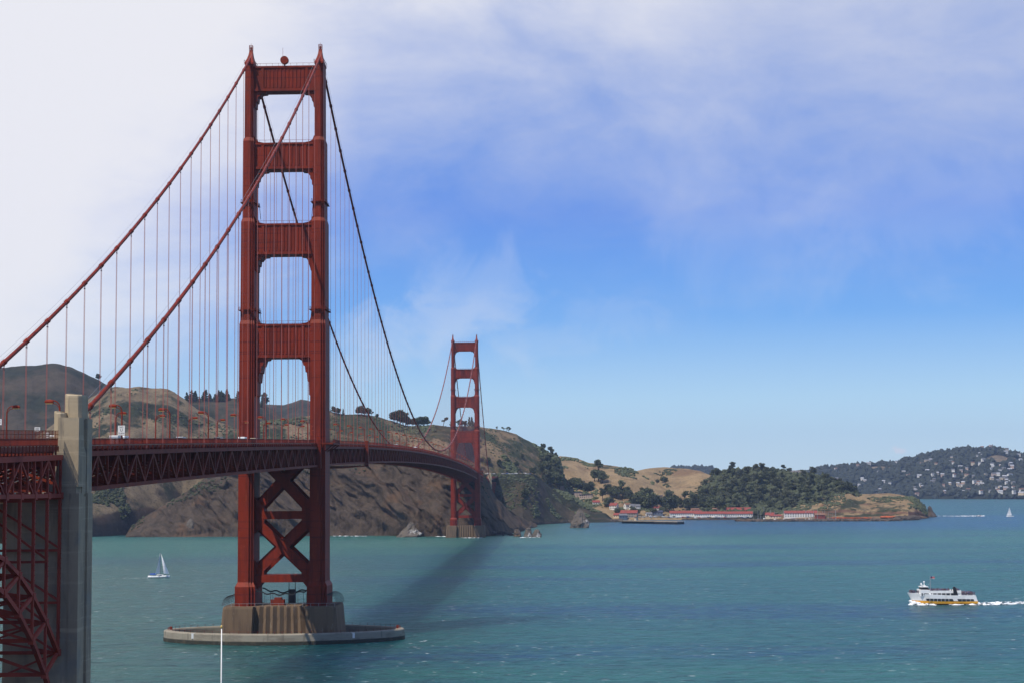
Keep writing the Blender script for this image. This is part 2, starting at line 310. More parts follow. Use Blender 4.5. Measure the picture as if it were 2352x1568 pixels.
def water_mat():
    m = bpy.data.materials.new('rippled_sea_water'); m.use_nodes = True; nt = m.node_tree; N = nt.nodes; L = nt.links
    b = N['Principled BSDF']; b.inputs['Roughness'].default_value = .32; b.inputs['IOR'].default_value = 1.33; b.inputs['Specular IOR Level'].default_value = .13
    g = N.new('ShaderNodeNewGeometry')
    def noise(scale, det=5, rough=.55, off=0.0, rot=0.0, dist=0.0):
        mp = N.new('ShaderNodeMapping'); L.new(g.outputs['Position'], mp.inputs[0]); mp.inputs['Scale'].default_value = scale
        mp.inputs['Rotation'].default_value = (0, 0, rot); mp.inputs['Location'].default_value = (off, off*.6, 0)
        t = N.new('ShaderNodeTexNoise'); L.new(mp.outputs[0], t.inputs['Vector']); t.inputs['Scale'].default_value = 1
        t.inputs['Detail'].default_value = det; t.inputs['Roughness'].default_value = rough; t.inputs['Distortion'].default_value = dist; return t.outputs[0]
    def mr(v, lo, hi, a=0, c=1):
        r = N.new('ShaderNodeMapRange'); r.interpolation_type = 'SMOOTHSTEP'; L.new(v, r.inputs[0]); r.inputs[1].default_value = lo; r.inputs[2].default_value = hi; r.inputs[3].default_value = a; r.inputs[4].default_value = c; return r.outputs[0]
    def mix(f, a, c):
        x = N.new('ShaderNodeMix'); x.data_type = 'RGBA'
        if isinstance(f, float): x.inputs[0].default_value = f
        else: L.new(f, x.inputs[0])
        for i, v in ((6, a), (7, c)):
            if isinstance(v, tuple): x.inputs[i].default_value = (*v, 1)
            else: L.new(v, x.inputs[i])
        return x.outputs[2]
    def mul(a, c):
        x = N.new('ShaderNodeMath'); x.operation = 'MULTIPLY'; L.new(a, x.inputs[0])
        if isinstance(c, float): x.inputs[1].default_value = c
        else: L.new(c, x.inputs[1])
        return x.outputs[0]
    sp = N.new('ShaderNodeSeparateXYZ'); L.new(g.outputs['Position'], sp.inputs[0]); X, Y = sp.outputs[0], sp.outputs[1]
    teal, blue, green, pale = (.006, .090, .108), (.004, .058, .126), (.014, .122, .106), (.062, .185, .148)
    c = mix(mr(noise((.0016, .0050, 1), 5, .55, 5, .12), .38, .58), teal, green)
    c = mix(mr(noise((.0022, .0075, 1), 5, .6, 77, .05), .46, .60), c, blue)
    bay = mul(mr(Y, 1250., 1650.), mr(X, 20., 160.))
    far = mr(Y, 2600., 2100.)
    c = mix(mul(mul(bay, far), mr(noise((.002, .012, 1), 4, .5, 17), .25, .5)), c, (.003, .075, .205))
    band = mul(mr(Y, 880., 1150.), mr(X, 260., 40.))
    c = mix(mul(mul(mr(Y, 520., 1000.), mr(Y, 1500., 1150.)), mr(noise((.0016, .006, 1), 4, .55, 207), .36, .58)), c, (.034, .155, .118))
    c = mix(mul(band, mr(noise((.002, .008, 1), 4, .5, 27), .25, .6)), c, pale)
    c = mix(mul(mr(X, 90., -120.), mr(Y, 900., 500.)), c, (.042, .108, .092))  # greyer near-left water, reflection of the white cloud put into the colour
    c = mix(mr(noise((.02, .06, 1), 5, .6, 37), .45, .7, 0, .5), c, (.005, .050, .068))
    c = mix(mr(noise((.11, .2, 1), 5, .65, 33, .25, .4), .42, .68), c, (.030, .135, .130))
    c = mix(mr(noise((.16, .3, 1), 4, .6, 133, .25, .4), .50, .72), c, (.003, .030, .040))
    # whitecaps: short crests of real foam
    w1 = mr(noise((.20, .42, 1), 3, .55, 47, .25), .665, .71); w2 = mr(noise((.0045, .011, 1), 3, .5, 57), .38, .56)
    fo = mul(w1, w2)
    c = mix(fo, c, (.75, .80, .80))
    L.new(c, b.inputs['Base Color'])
    b.subsurface_method = 'BURLEY'
    b.inputs['Subsurface Weight'].default_value = 0.8; b.inputs['Subsurface Radius'].default_value = (90, 150, 160); b.inputs['Subsurface Scale'].default_value = 1.0
    def bump(h, dist, prev=None):
        x = N.new('ShaderNodeBump'); x.inputs['Strength'].default_value = 1; x.inputs['Distance'].default_value = dist; L.new(h, x.inputs['Height'])
        if prev is not None: L.new(prev, x.inputs['Normal'])
        return x.outputs[0]
    nb = bump(noise((.05, .085, 1), 4, .6, 0, .35, .5), 4.5)
    nb = bump(noise((.22, .34, 1), 5, .7, 3, .25, .4), 1.9, nb)
    L.new(nb, b.inputs['Normal'])
    rr = N.new('ShaderNodeMath'); rr.operation = 'MULTIPLY_ADD'; L.new(fo, rr.inputs[0]); rr.inputs[1].default_value = .5; rr.inputs[2].default_value = .28; L.new(rr.outputs[0], b.inputs['Roughness'])
    return m
M['water'] = water_mat()

# ------------------------------------------------------------------ sea and ground
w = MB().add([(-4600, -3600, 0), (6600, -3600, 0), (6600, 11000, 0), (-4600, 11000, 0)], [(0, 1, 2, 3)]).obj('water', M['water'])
tag(w, kind='structure')
def shore_ground():
    xs = np.linspace(-260, 420, 69); ys = np.linspace(-1100, -318, 80); b = MB()
    for yy in ys:
        for xx in xs:
            d = math.hypot(xx-CAM[0], yy-(CAM[1]-60))
            h = 3.2+min(52.8, max(0, (115-d)*1.1)) if d < 115 else 3.2
            h = min(h, 56.0)
            edge = max(0, min(1, (yy+318)/-14.0)); edge *= max(0, min(1, (420-xx)/40)); edge *= max(0, min(1, (xx+260)/40))
            z = h+mnoise.noise((xx*.06, yy*.06, 0))*1.1
            b.v.append((xx, yy, -3+(z+3)*edge))
    nx = len(xs)
    for j in range(len(ys)-1):
        for i in range(nx-1): b.f.append((j*nx+i, j*nx+i+1, (j+1)*nx+i+1, (j+1)*nx+i))
    return tag(b.obj('ground', M['hill_scrub'], smooth=True), kind='structure')
shore_ground()

# ------------------------------------------------------------------ terrain
LAY = {}
def fract(x, y, s, o=5, z=0.0): return mnoise.fractal(Vector((x/s, y/s, z)), 1.0, 2.1, o)
def terrain(key, name, ridge, r0, r1, back, material, prof, amp, ns, nx=200, nt=46, ridgeamp=2.0, streak=0.0, seed=0.0, cleft=0.0):
    """a hill: every column runs from its shore (distance r0) up to its crest (distance r1) and down behind"""
    rx, ry = zip(*ridge); a0, b0 = zip(*r0); a1, b1 = zip(*r1); pt, ph = zip(*prof)
    xs = np.linspace(rx[0], rx[-1], nx); ts = np.linspace(0, 1, nt); nb = 8; b = MB(); P = np.zeros((nt, nx, 3))
    tot = nt+nb
    rows = [[None]*nx for _ in range(tot)]
    for i, x in enumerate(xs):
        y = float(np.interp(x, rx, ry)); d0 = float(np.interp(x, a0, b0)); d1 = float(np.interp(x, a1, b1))
        top = at_dist(x, y, d1); dr = ray(x, y)[:2]; dr = dr/np.hypot(*dr); zt = max(top[2], .5)
        zt += ridgeamp*fract(top[0], top[1], 38, 4, seed)
        for k in range(tot):
            if k < nt:
                t = ts[k]; dd = d0+(d1-d0)*t; h = float(np.interp(t, pt, ph))
            else:
                q = (k-nt+1)/nb; dd = d1+back*q; h = 1-q*q*1.06; t = 1
            if cleft and k < nt and t > 0:
                lat = x*.55; zz = zt*h; q = lat*.82+zz*1.0; r_ = zz*.8-lat*.6
                c1 = mnoise.fractal(Vector((q/46, r_/150, seed)), 1, 2.1, 5); c2 = mnoise.fractal(Vector((q/17+9, r_/60, seed+4)), 1, 2.1, 4); c3 = mnoise.fractal(Vector((lat/95, zz/240, seed+8)), 1, 2, 3)
                env = math.sin(math.pi*min(1, t*.9+.1))**.6
                dd += env*cleft*(-abs(c1)*1.5+.5-.55*abs(c2)+.2*c2+1.0*c3)
            X, Y = CAM[0]+dr[0]*dd, CAM[1]+dr[1]*dd
            z = zt*h
            if k < nt:
                env = math.sin(math.pi*min(1, t*1.02))**.8*min(1, zt/40)
                nn = fract(X, Y, ns, 6, seed)
                z += amp*env*nn
                if streak:
                    u = (X*.8+Y*.6)+z*.9; v = (Y*.8-X*.6)
                    s1 = 1-abs(mnoise.fractal(Vector((u/62, v/190, seed+3)), 1, 2, 4))*2.2
                    z += streak*env*(s1-.35)
                if t == 0: z = -3.0
                elif t < .05: z = max(z, -2)
            rows[k][i] = (X, Y, z)
            if k < nt: P[k, i] = (X, Y, z)
    for r_ in rows: b.v += r_
    for k in range(tot-1):
        for i in range(nx-1): b.f.append((k*nx+i, k*nx+i+1, (k+1)*nx+i+1, (k+1)*nx+i))
    o = tag(b.obj(name, material, smooth=True), kind='structure')
    U = P-CAM; Z = U@_fw; PY = 784-FPX*(U@_u2)/Z
    LAY[key] = (xs, P, PY)
    return o
def place(key, x, y):
    """ground point of a terrain sheet that is first met along the ray through this picture position"""
    xs, P, PY = LAY[key]; i = int(np.clip(np.searchsorted(xs, x), 1, len(xs)-1)); f = float(np.clip((x-xs[i-1])/(xs[i]-xs[i-1]), 0, 1))
    c = PY[:, i-1]*(1-f)+PY[:, i]*f; p = P[:, i-1]*(1-f)+P[:, i]*f
    for k in range(1, len(c)):
        if c[k] <= y:
            g = (c[k-1]-y)/max(1e-6, c[k-1]-c[k]); g = min(1, max(0, g)); return p[k-1]*(1-g)+p[k]*g
    return p[-1]
def rnd_on(key, x0, x1, t0, t1):
    xs, P, PY = LAY[key]; x = random.uniform(x0, x1); t = random.uniform(t0, t1)*(P.shape[0]-1)
    i = int(np.clip(np.searchsorted(xs, x), 1, len(xs)-1)); f = float(np.clip((x-xs[i-1])/(xs[i]-xs[i-1]), 0, 1)); k = min(int(t), P.shape[0]-2); g = t-k
    return ((P[k, i-1]*(1-f)+P[k, i]*f)*(1-g)+(P[k+1, i-1]*(1-f)+P[k+1, i]*f)*g)
LIN = [(0, 0), (.03, .04), (.3, .33), (.6, .66), (.85, .92), (1, 1)]
CLF = [(0, 0), (.02, .10), (.1, .28), (.3, .5), (.6, .74), (.85, .93), (1, 1)]
FLAT = [(0, 0), (.012, .05), (.18, .07), (.3, .16), (.5, .42), (.75, .76), (.9, .94), (1, 1)]

terrain('A', 'hills', [(-300, 880), (-120, 852), (0, 843), (78, 838), (117, 836), (137, 837), (166, 844), (186, 852), (205, 860), (225, 869), (244, 882), (270, 902), (300, 925), (380, 980), (460, 1040)],
        [(-300, 2300), (460, 2300)], [(-300, 3100), (460, 3000)], 600, M['hill_far'], LIN, 26, 330, 180, 50, 2.5, 8, 1)
terrain('D', 'hills', [(430, 960), (520, 940), (560, 932), (597, 925), (630, 929), (650, 930), (690, 918), (705, 919), (725, 926), (750, 940), (800, 965), (860, 990)],
        [(430, 3300), (860, 3300)], [(430, 4100), (860, 4100)], 700, M['hill_far'], LIN, 20, 300, 110, 30, 2, 0, 2)
terrain('C', 'hills', [(360, 960), (410, 925), (430, 917), (480, 914), (520, 912), (560, 916), (600, 925), (640, 950), (690, 985)],
        [(360, 2700), (690, 2700)], [(360, 3250), (690, 3250)], 500, M['hill_scrub'], LIN, 15, 220, 90, 30, 2, 0, 3)
terrain('B', 'hills', [(60, 1010), (110, 985), (176, 939), (205, 913), (234, 897), (260, 888), (280, 887), (293, 888), (320, 886), (344, 890), (367, 890), (383, 894), (402, 903), (420, 913), (439, 928), (459, 941), (500, 965), (550, 985), (620, 1015), (700, 1060)],
        [(60, 2130), (208, 2128), (300, 2200), (420, 2290), (700, 2300)], [(60, 2700), (300, 2600), (700, 2500)], 500, M['hill_brown'],
        [(0, 0), (.03, .14), (.12, .25), (.3, .43), (.55, .66), (.8, .88), (1, 1)], 24, 200, 220, 70, 2.5, 10, 4)
terrain('E', 'hills', [(480, 1012), (540, 990), (600, 967), (680, 958), (740, 950), (760, 946), (790, 950), (830, 951), (870, 957), (900, 965), (938, 977), (966, 977), (995, 975), (1032, 978), (1070, 977), (1107, 979), (1133, 983.5), (1164, 989), (1186, 995.6), (1206, 1008), (1225, 1018), (1245, 1029), (1265, 1040), (1279, 1045), (1285, 1056), (1292, 1085), (1300, 1125), (1308, 1165)],
        [(480, 2250), (760, 2245), (1030, 2190), (1085, 2600), (1228, 2700), (1308, 2800)], [(480, 2350), (800, 2480), (1050, 2600), (1100, 2850), (1280, 2980), (1308, 3000)], 400, M['hill_green'],
        [(0, 0), (.02, .15), (.1, .40), (.3, .56), (.6, .75), (.85, .93), (1, 1)], 16, 170, 330, 60, 1.5, 7, 5)
terrain('F', 'cliff', [(286, 1232), (300, 1208), (340, 1181), (400, 1145), (470, 1098), (520, 1072), (560, 1052), (700, 1038), (850, 1035), (1000, 1040), (1100, 1062), (1118, 1100), (1140, 1142), (1160, 1163), (1190, 1185), (1215, 1197), (1234, 1204)],
        [(286, 2110), (437, 2070), (560, 2052), (620, 2060), (760, 2040), (900, 2020), (960, 1972), (1030, 1966), (1110, 1948), (1150, 1985), (1192, 2110), (1234, 2400)],
        [(286, 2190), (500, 2200), (700, 2190), (900, 2160), (1030, 2130), (1110, 2110), (1150, 2160), (1192, 2260), (1234, 2480)], 240, M['cliff'], CLF, 9, 70, 460, 90, 1.5, 8, 6, 44)
terrain('V', 'hillside', [(1085, 1090), (1112, 1087), (1180, 1087), (1226, 1087), (1238, 1094), (1255, 1110), (1275, 1126), (1303, 1133), (1323, 1145), (1346, 1158), (1366, 1172), (1392, 1178), (1402, 1187), (1416, 1198)],
        [(1085, 2330), (1200, 2420), (1250, 2540), (1307, 2630), (1416, 2640)], [(1085, 2640), (1228, 2690), (1300, 2790), (1416, 2740)], 120, M['hill_scrub'],
        [(0, 0), (.015, .04), (.1, .12), (.4, .5), (.75, .86), (.9, .985), (1, 1)], 12, 100, 220, 56, .5, 8, 7)
terrain('T1', 'hills', [(1235, 1080), (1262, 1058), (1285, 1046), (1301, 1047), (1325, 1051), (1353, 1062), (1393, 1066.5), (1420, 1070), (1437, 1073), (1450, 1076), (1475, 1088), (1510, 1110), (1560, 1140)],
        [(1235, 2790), (1560, 2790)], [(1235, 3200), (1350, 3250), (1560, 3050)], 350, M['hill_tan'], [(0, 0), (.1, .06), (.25, .2), (.5, .5), (.75, .8), (1, 1)], 13, 120, 160, 46, 1, 4, 8)
terrain('T2', 'hills', [(1395, 1120), (1430, 1098), (1462, 1081), (1480, 1076), (1492, 1073.5), (1524, 1072), (1572, 1075), (1607, 1080.5), (1631, 1089), (1660, 1103), (1700, 1120), (1760, 1150)],
        [(1395, 2780), (1760, 2780)], [(1395, 3150), (1520, 3280), (1760, 3000)], 350, M['hill_tan'], FLAT, 14, 110, 170, 50, 1, 4, 9)
terrain('G', 'hills', [(1590, 1150), (1620, 1118), (1645, 1094), (1680, 1083), (1720, 1080), (1773, 1083), (1820, 1092), (1868, 1093), (1905, 1103), (1935, 1122), (1960, 1140), (1990, 1160)],
        [(1590, 2770), (1990, 2760)], [(1590, 2960), (1720, 3080), (1900, 3000), (1990, 2900)], 300, M['wood'], FLAT, 8, 90, 160, 40, 1, 0, 10)
terrain('P', 'headland', [(1770, 1186), (1790, 1178), (1809, 1171), (1838, 1158), (1868, 1149), (1895, 1137), (1926, 1128), (1953, 1128), (1970, 1134), (2000, 1133), (2043, 1131.5), (2067, 1135), (2096, 1141), (2111, 1149), (2123, 1163), (2131, 1182), (2134, 1190)],
        [(1770, 2745), (1990, 2735), (2060, 2700), (2085, 2680), (2100, 2720), (2120, 2790), (2134, 2830)], [(1770, 2800), (1930, 2930), (2050, 2940), (2111, 2900), (2134, 2850)], 160, M['point'],
        [(0, 0), (.015, .10), (.16, .15), (.2, .36), (.45, .56), (.7, .8), (.9, .95), (1, 1)], 7, 60, 220, 56, .6, 3, 11)
terrain('J', 'hills', [(1500, 1090), (1550, 1079), (1600, 1078), (1640, 1082), (1700, 1088), (1780, 1082), (1822, 1079), (1845, 1077.5), (1900, 1077), (1935, 1081), (1980, 1095)],
        [(1500, 7600), (1980, 7600)], [(1500, 8800), (1980, 8800)], 900, M['hill_brown'], LIN, 12, 300, 90, 20, 2, 0, 12)
terrain('H', 'hills', [(1820, 1092), (1860, 1085), (1891, 1079), (1926, 1075), (1960, 1073), (1985, 1070), (2029, 1067), (2058, 1066), (2102, 1055), (2120, 1048), (2161, 1042), (2205, 1035), (2228, 1032.5), (2249, 1035), (2278, 1032), (2307, 1037), (2337, 1045.5), (2352, 1048), (2420, 1062), (2520, 1085), (2600, 1110)],
        [(1820, 6300), (2115, 6080), (2350, 5780), (2600, 5600)], [(1820, 7200), (2600, 7000)], 1500, M['wood'], [(0, 0), (.02, .05), (.3, .33), (.65, .7), (.9, .95), (1, 1)], 16, 350, 220, 44, 3, 0, 13)
# ------------------------------------------------------------------ the bridge
def rail_z(y):
    """top of the railing along the bridge"""
    if y <= 0: return 76.2+.0262*y+ (-.9e-5)*y*(y+343)
    if y >= 1280: return 76.2-.0262*(y-1280)
    return 84.0-7.8*((y-640)/640)**2
DECK = lambda y: rail_z(y)-1.35
TOP = lambda y: rail_z(y)-3.0          # centre of the truss top chord
BOT = lambda y: rail_z(y)-9.9
YS, YN = -331.0, 1612.0                # concrete pylons
def cable_z(y):
    if 0 <= y <= 1280: return 85.5+(227-85.5)*((y-640)/640)**2
    t = (-y if y < 0 else y-1280)/335.0
    return 227-(227-69.0)*t-44*t*(1-t)

bridge = thing('suspension_bridge', 'long orange red suspension bridge crossing the strait from the left edge to the headland', 'bridge')

# ---- towers
def leg_plan(W, D, z):
    a, d = W/2, D/2
    q = [(.46*a, d), (.46*a, d*.93), (.74*a, d*.93), (.74*a, d*.85), (a, d*.85)]
    pts = [(x, -y) for x, y in q] + [(x, y) for x, y in q[::-1]] + [(-x, y) for x, y in q] + [(-x, -y) for x, y in q[::-1]]
    return [(x, y, z) for x, y in pts]
LEG = [(13.4, 7.7, 18.5), (20.6, 7.7, 18.5), (22.3, 6.0, 15.8), (70, 5.9, 15.2), (120.6, 5.8, 14.8), (122.1, 5.3, 13.3), (160.5, 5.2, 13.1), (162.0, 4.4, 11.5), (192.4, 4.3, 11.3), (193.9, 3.4, 9.5), (222.8, 3.3, 9.3)]
def legW(z): return float(np.interp(z, [a for a, b, c in LEG], [b for a, b, c in LEG]))
def legD(z): return float(np.interp(z, [a for a, b, c in LEG], [c for a, b, c in LEG]))
leg_mesh = MB().loft([leg_plan(W, D, z) for z, W, D in LEG]).mesh('tower_leg', M['red'])
sm = MB()
sm.loft([[(sx*a, sy*b_, z) for sx, sy in ((-1, -1), (1, -1), (1, 1), (-1, 1))] for z, a, b_ in ((222.8, 1.75, 4.85), (223.5, 1.75, 4.85), (224.3, 1.5, 4.0), (225.6, 1.15, 2.7), (227.3, .85, 1.5), (228.6, .7, .9), (229.4, .62, .7))])
for sx in (-1, 1):
    sm.beam((sx*1.9, -4.6, 224.6), (sx*1.9, 4.6, 224.6), .12, .12)
    for yy in (-4.6, -2.3, 0, 2.3, 4.6): sm.beam((sx*1.9, yy, 223.4), (sx*1.9, yy, 224.6), .1, .1)
saddle_mesh = sm.mesh('cable_saddle', M['red'])
bm_ = MB()
for sx in (-1, 1):
    for sy in (-1, 1): bm_.beam((sx*.62, sy*.62, 229.4), (sx*.62, sy*.62, 231.4), .16, .16)
for zz in (229.5, 230.4, 231.4):
    for sx in (-1, 1):
        bm_.beam((sx*.62, -.62, zz), (sx*.62, .62, zz), .14, .14); bm_.beam((-.62, sx*.62, zz), (.62, sx*.62, zz), .14, .14)
bm_.lathe([(.3, 229.4), (.34, 230.1), (.3, 230.8), (.05, 231.0)], n_=10); bm_.beam((0, 0, 231), (0, 0, 232.3), .08, .08)
beacon_mesh = bm_.mesh('beacon', M['red'])
STR = [(212.4, 222.4, 0), (181.4, 191.8, 1), (147.8, 159.9, 1), (107.8, 120.7, 2)]
def strut_mesh(z0, z1, kind):
    b = MB(); wb = legW(z0-4); wt = legW(min(z1+2, 222)); xi = 13.7-wb/2; xt = 13.7-wt/2
    D = legD(z0)*.62
    b.box(-13.6, 13.6, -D/2, D/2, z0, z1)
    for s in (-1, 1):
        y = s*(D/2)
        b.box(-xi+.2, xi-.2, min(y, y+s*.45), max(y, y+s*.45), z0+.02, z0+1.0)
        b.box(-xi+.2, xi-.2, min(y, y+s*.42), max(y, y+s*.42), z1-.75, z1-.02)
        n_ = 11
        for k in range(n_):
            x = (k-(n_-1)/2)*(2*xi*.62/(n_-1)); h = (z1-z0)
            y0, y1 = sorted((y-.2*s, y+s*.22)); b.loft([[(x-.42, y0, zz), (x+.42, y0, zz), (x+.22, y1, zz), (x-.22, y1, zz)] if s > 0 else [(x-.22, y0, zz), (x+.22, y0, zz), (x+.42, y1, zz), (x-.42, y1, zz)] for zz in (z0+1.5, z1-1.1-.1*abs(k-5))])
        for x in (-xi*.72, xi*.72): b.box(x-.5, x+.5, min(y-.1*s, y+s*.3), max(y-.1*s, y+s*.3), z0+1.02, z1-.77)
    cor = [(0, 0), (4.9, 0), (4.6, -.55), (2.9, -.7), (2.1, -1.9), (1.5, -2.0), (1.25, -3.9), (.75, -4.0), (.6, -6.2), (.1, -6.3), (0, -7.4)]
    if kind == 2: cor = [(0, 0), (5.0, 0), (4.7, -.6), (3.6, -.8), (2.9, -3.0), (2.4, -3.1), (2.1, -5.6), (1.6, -5.7), (1.3, -9.2), (.8, -9.3), (.7, -14.4), (.1, -14.8), (0, -15)]
    up = [(0, 0), (4.6, 0), (3.4, .25), (2.0, .5), (.9, 1.2), (.4, 2.6), (0, 3.4)]
    for s in (-1, 1):
        b.prism_xz([(s*(xi+.4-x) if x == 0 else s*(xi-x), z0+z) for x, z in cor], -D*.46, D*.46)
        if kind: b.prism_xz([(s*(xt+.4-x) if x == 0 else s*(xt-x), z1+z) for x, z in up], -D*.44, D*.44)
    # hand rails on the strut's top
    for y in (-D/2+.1, D/2-.1):
        b.beam((-xt, y, z1+1.1), (xt, y, z1+1.1), .09, .09)
        for k in range(11): b.beam((-xt+2*xt*k/10, y, z1-.1), (-xt+2*xt*k/10, y, z1+1.1), .08, .08)
    return b.mesh('portal_strut', M['red'])
strut_meshes = [strut_mesh(*s) for s in STR]
def brace_mesh(z0, z1, zc, D):
    b = MB(); xi = 11.3; w_ = 3.3
    for k, s in enumerate((-1, 1)):
        d = D/2-.06*k
        p0, p1 = (-xi*s, z0), (xi*s, z1)
        for y0, y1 in ((-d, -d+.7), (d-.7, d)):
            ax = Vector((p1[0]-p0[0], p1[1]-p0[1])).normalized(); nn = Vector((-ax.y, ax.x))*w_/2
            b.prism_xz([(p0[0]+nn.x, p0[1]+nn.y), (p0[0]-nn.x, p0[1]-nn.y), (p1[0]-nn.x, p1[1]-nn.y), (p1[0]+nn.x, p1[1]+nn.y)], y0, y1)
        b.beam((p0[0], 0, p0[1]), (p1[0], 0, p1[1]), .7, D-1.5)
    b.prism_xz([(-2.6, zc-1.6), (-1.6, zc-2.9), (1.6, zc-2.9), (2.6, zc-1.6), (2.6, zc+1.6), (1.6, zc+2.9), (-1.6, zc+2.9), (-2.6, zc+1.6)], -D/2-.07, D/2+.07)
    for s in (-1, 1):
        for zz, q in ((z0, 1), (z1, -1)):
            b.prism_xz([(s*11.4, zz), (s*7.2, zz), (s*7.2, zz+q*1.3), (s*10.5, zz+q*5.4), (s*11.4, zz+q*5.4)], -D/2-.10, D/2+.10)
    return b.mesh('cross_brace', M['red'])
brace_meshes = [brace_mesh(48.9, 72.6, 60.8, 6.4), brace_mesh(24.8, 46.1, 35.5, 6.8)]
def beam_mesh(z0, z1, D, foot):
    b = MB().box(-11.6, 11.6, -D/2, D/2, z0, z1)
    if foot:
        for s in (-1, 1): b.prism_xz([(s*11.6, z0+.3), (s*7.6, z0+.3), (s*8.4, z0-.8), (s*10.2, z0-3.0), (s*11.6, z0-3.6)], -D/2+.15, D/2-.15)
    return b.mesh('cross_beam', M['red'])
beam_meshes = [beam_mesh(46.0, 49.0, 7.2, False), beam_mesh(22.0, 24.9, 7.6, True)]
def plat_mesh(z):
    b = MB(); a, d = legW(z)/2+.4, legD(z)/2+.4
    ring = [(-a, -d), (a, -d), (a, d), (-a, d)]
    for i in range(4):
        p, q = ring[i], ring[(i+1) % 4]
        b.beam((*p, z), (*q, z), .7, .12); b.beam((*p, z+1.1), (*q, z+1.1), .08, .08); b.beam((*p, z+.55), (*q, z+.55), .07, .07)
        n_ = 4
        for k in range(n_): t = k/n_; b.beam((p[0]+(q[0]-p[0])*t, p[1]+(q[1]-p[1])*t, z), (p[0]+(q[0]-p[0])*t, p[1]+(q[1]-p[1])*t, z+1.1), .08, .08)
    return b.mesh('maintenance_platform', M['redtruss'])
plats = [plat_mesh(126.0), plat_mesh(168.0)]
def ladder_mesh(z):
    b = MB()
    for dy in (-.3, .3): b.beam((0, dy, z), (.6, dy, z-6.5), .1, .1)
    for k in range(10): t = k/9; b.beam((.6*t, -.3, z-6.5*t), (.6*t, .3, z-6.5*t), .08, .08)
    return b.mesh('ladder', M['redtruss'])
ladders = [ladder_mesh(127.5), ladder_mesh(169.0)]
def pier_mesh(low):
    def plan(k, z):
        pts = [(-9.6, -9.3)]
        nple = 7
        for i in range(nple):
            x0 = -9.0+18.0*i/nple; x1 = -9.0+18.0*(i+1)/nple; pts += [(x0+.15, -9.2), ((x0+x1)/2, -10.1)]
        pts += [(9.6, -9.2), (9.9, -12.6), (20.2, -12.6), (21.4, -11.2), (21.8, -5)]
        half = pts + [(21.8, 5), (21.4, 11.2), (20.2, 12.6), (9.9, 12.6), (9.6, 9.2)]
        back = [(-x, -y) for x, y in pts[1:-5]]
        half += back[:-0] if False else back
        half += [(-9.6, 9.3), (-9.9, 12.6), (-20.2, 12.6), (-21.4, 11.2), (-21.8, 5), (-21.8, -5), (-21.4, -11.2), (-20.2, -12.6), (-9.9, -12.6)]
        return [(x*k, y*k, z) for x, y in half]
    b = MB().loft([plan(1.055, low), plan(1.035, 3.8), plan(1.0, 12.6), plan(.985, 13.4)])
    return b
def tower(Y, label, mat_pier, pier_low):
    T = node('bridge_tower', bridge, (0, Y, 0)); T['label'] = label
    for s in (-1, 1):
        inst('tower_leg', leg_mesh, T, (13.7*s, 0, 0)); inst('cable_saddle', saddle_mesh, T, (13.7*s, 0, 0)); inst('beacon', beacon_mesh, T, (13.7*s, 0, 0))
        for p in plats: inst('maintenance_platform', p, T, (13.7*s, 0, 0))
        for l_, z in zip(ladders, (127, 168)):
            o = inst('ladder', l_, T, (s*(13.7-legW(z)/2-.9), 2.0, 0)); o.scale = (-s, 1, 1)
    for m_ in strut_meshes: inst('portal_strut', m_, T)
    for m_ in brace_meshes: inst('cross_brace', m_, T)
    for m_ in beam_meshes: inst('cross_beam', m_, T)
    pr = pier_mesh(pier_low).obj('tower_pier', mat_pier, bridge, loc=(0, Y, 0))
    return T, pr
TS, PS = tower(0, 'near tower of the bridge, tall red steel portal in the strait', M['stain'], -3)
TN, PN = tower(1280, 'far tower of the bridge, small against the brown cliff', M['stain'], -3)
# dish on the near tower's top strut
dm = MB()
dm.loft([[(r*math.cos(t), y, 224.6+r*math.sin(t)) for t in (2*math.pi*k/20 for k in range(20))] for r, y in ((1.55, -3.9), (1.6, -3.6), (1.6, -2.3), (1.0, -1.9))][::-1])
dm.beam((0, -2.6, 222.3), (0, -2.6, 223.4), .5, .5); dm.beam((-.9, -1.6, 222.3), (-.9, -1.6, 230), .1, .1)
dm.obj('dish_antenna', M['red'], TS)
# pier furniture
for y in (-12.3, 12.3):
    g = MB(); g.beam((-21, y, 14.6), (21, y, 14.6), .08, .08)
    for k in range(15): g.beam((-21+3*k, y, 13.3), (-21+3*k, y, 14.6), .09, .09)
    g.obj('guard_rail', M['grey'], PS)
g = MB()
for s in (-1, 1):
    for k in range(5): g.beam((s*1.2+2.6, 3, 13.3), (s*1.2+2.6, 3, 22.2), .22, .22)
g.beam((1.4, 3, 22.2), (3.8, 3, 22.2), .25, .3); g.box(1.3, 3.9, 1.8, 4.2, 13.4, 19.0)
g.obj('gantry_frame', M['black'], PS)
g = MB().box(-4.6, .6, -4, -1, 13.4, 15.4); g.box(-3.2, -.4, -3.8, -1.2, 15.4, 16.2); g.obj('maintenance_cabin', M['redtruss'], PS)
g = MB()
for yy in (-7, 7):
    n_ = 24
    for k in range(n_):
        x0 = -9.6+19.2*k/n_; x1 = -9.6+19.2*(k+1)/n_; f_ = lambda x: 17.9+1.4*(x/9.6)**2+.35*math.sin(x*1.3+yy)
        g.add([(x0, yy, f_(x0)), (x1, yy, f_(x1)), (x1, yy+.08, f_(x1)-.55), (x0, yy+.08, f_(x0)-.55)], [(0, 1, 2, 3)])
    for k in range(7): g.beam((-9.6+3.2*k, yy, 13.3), (-9.6+3.2*k, yy, 17.9), .1, .1)
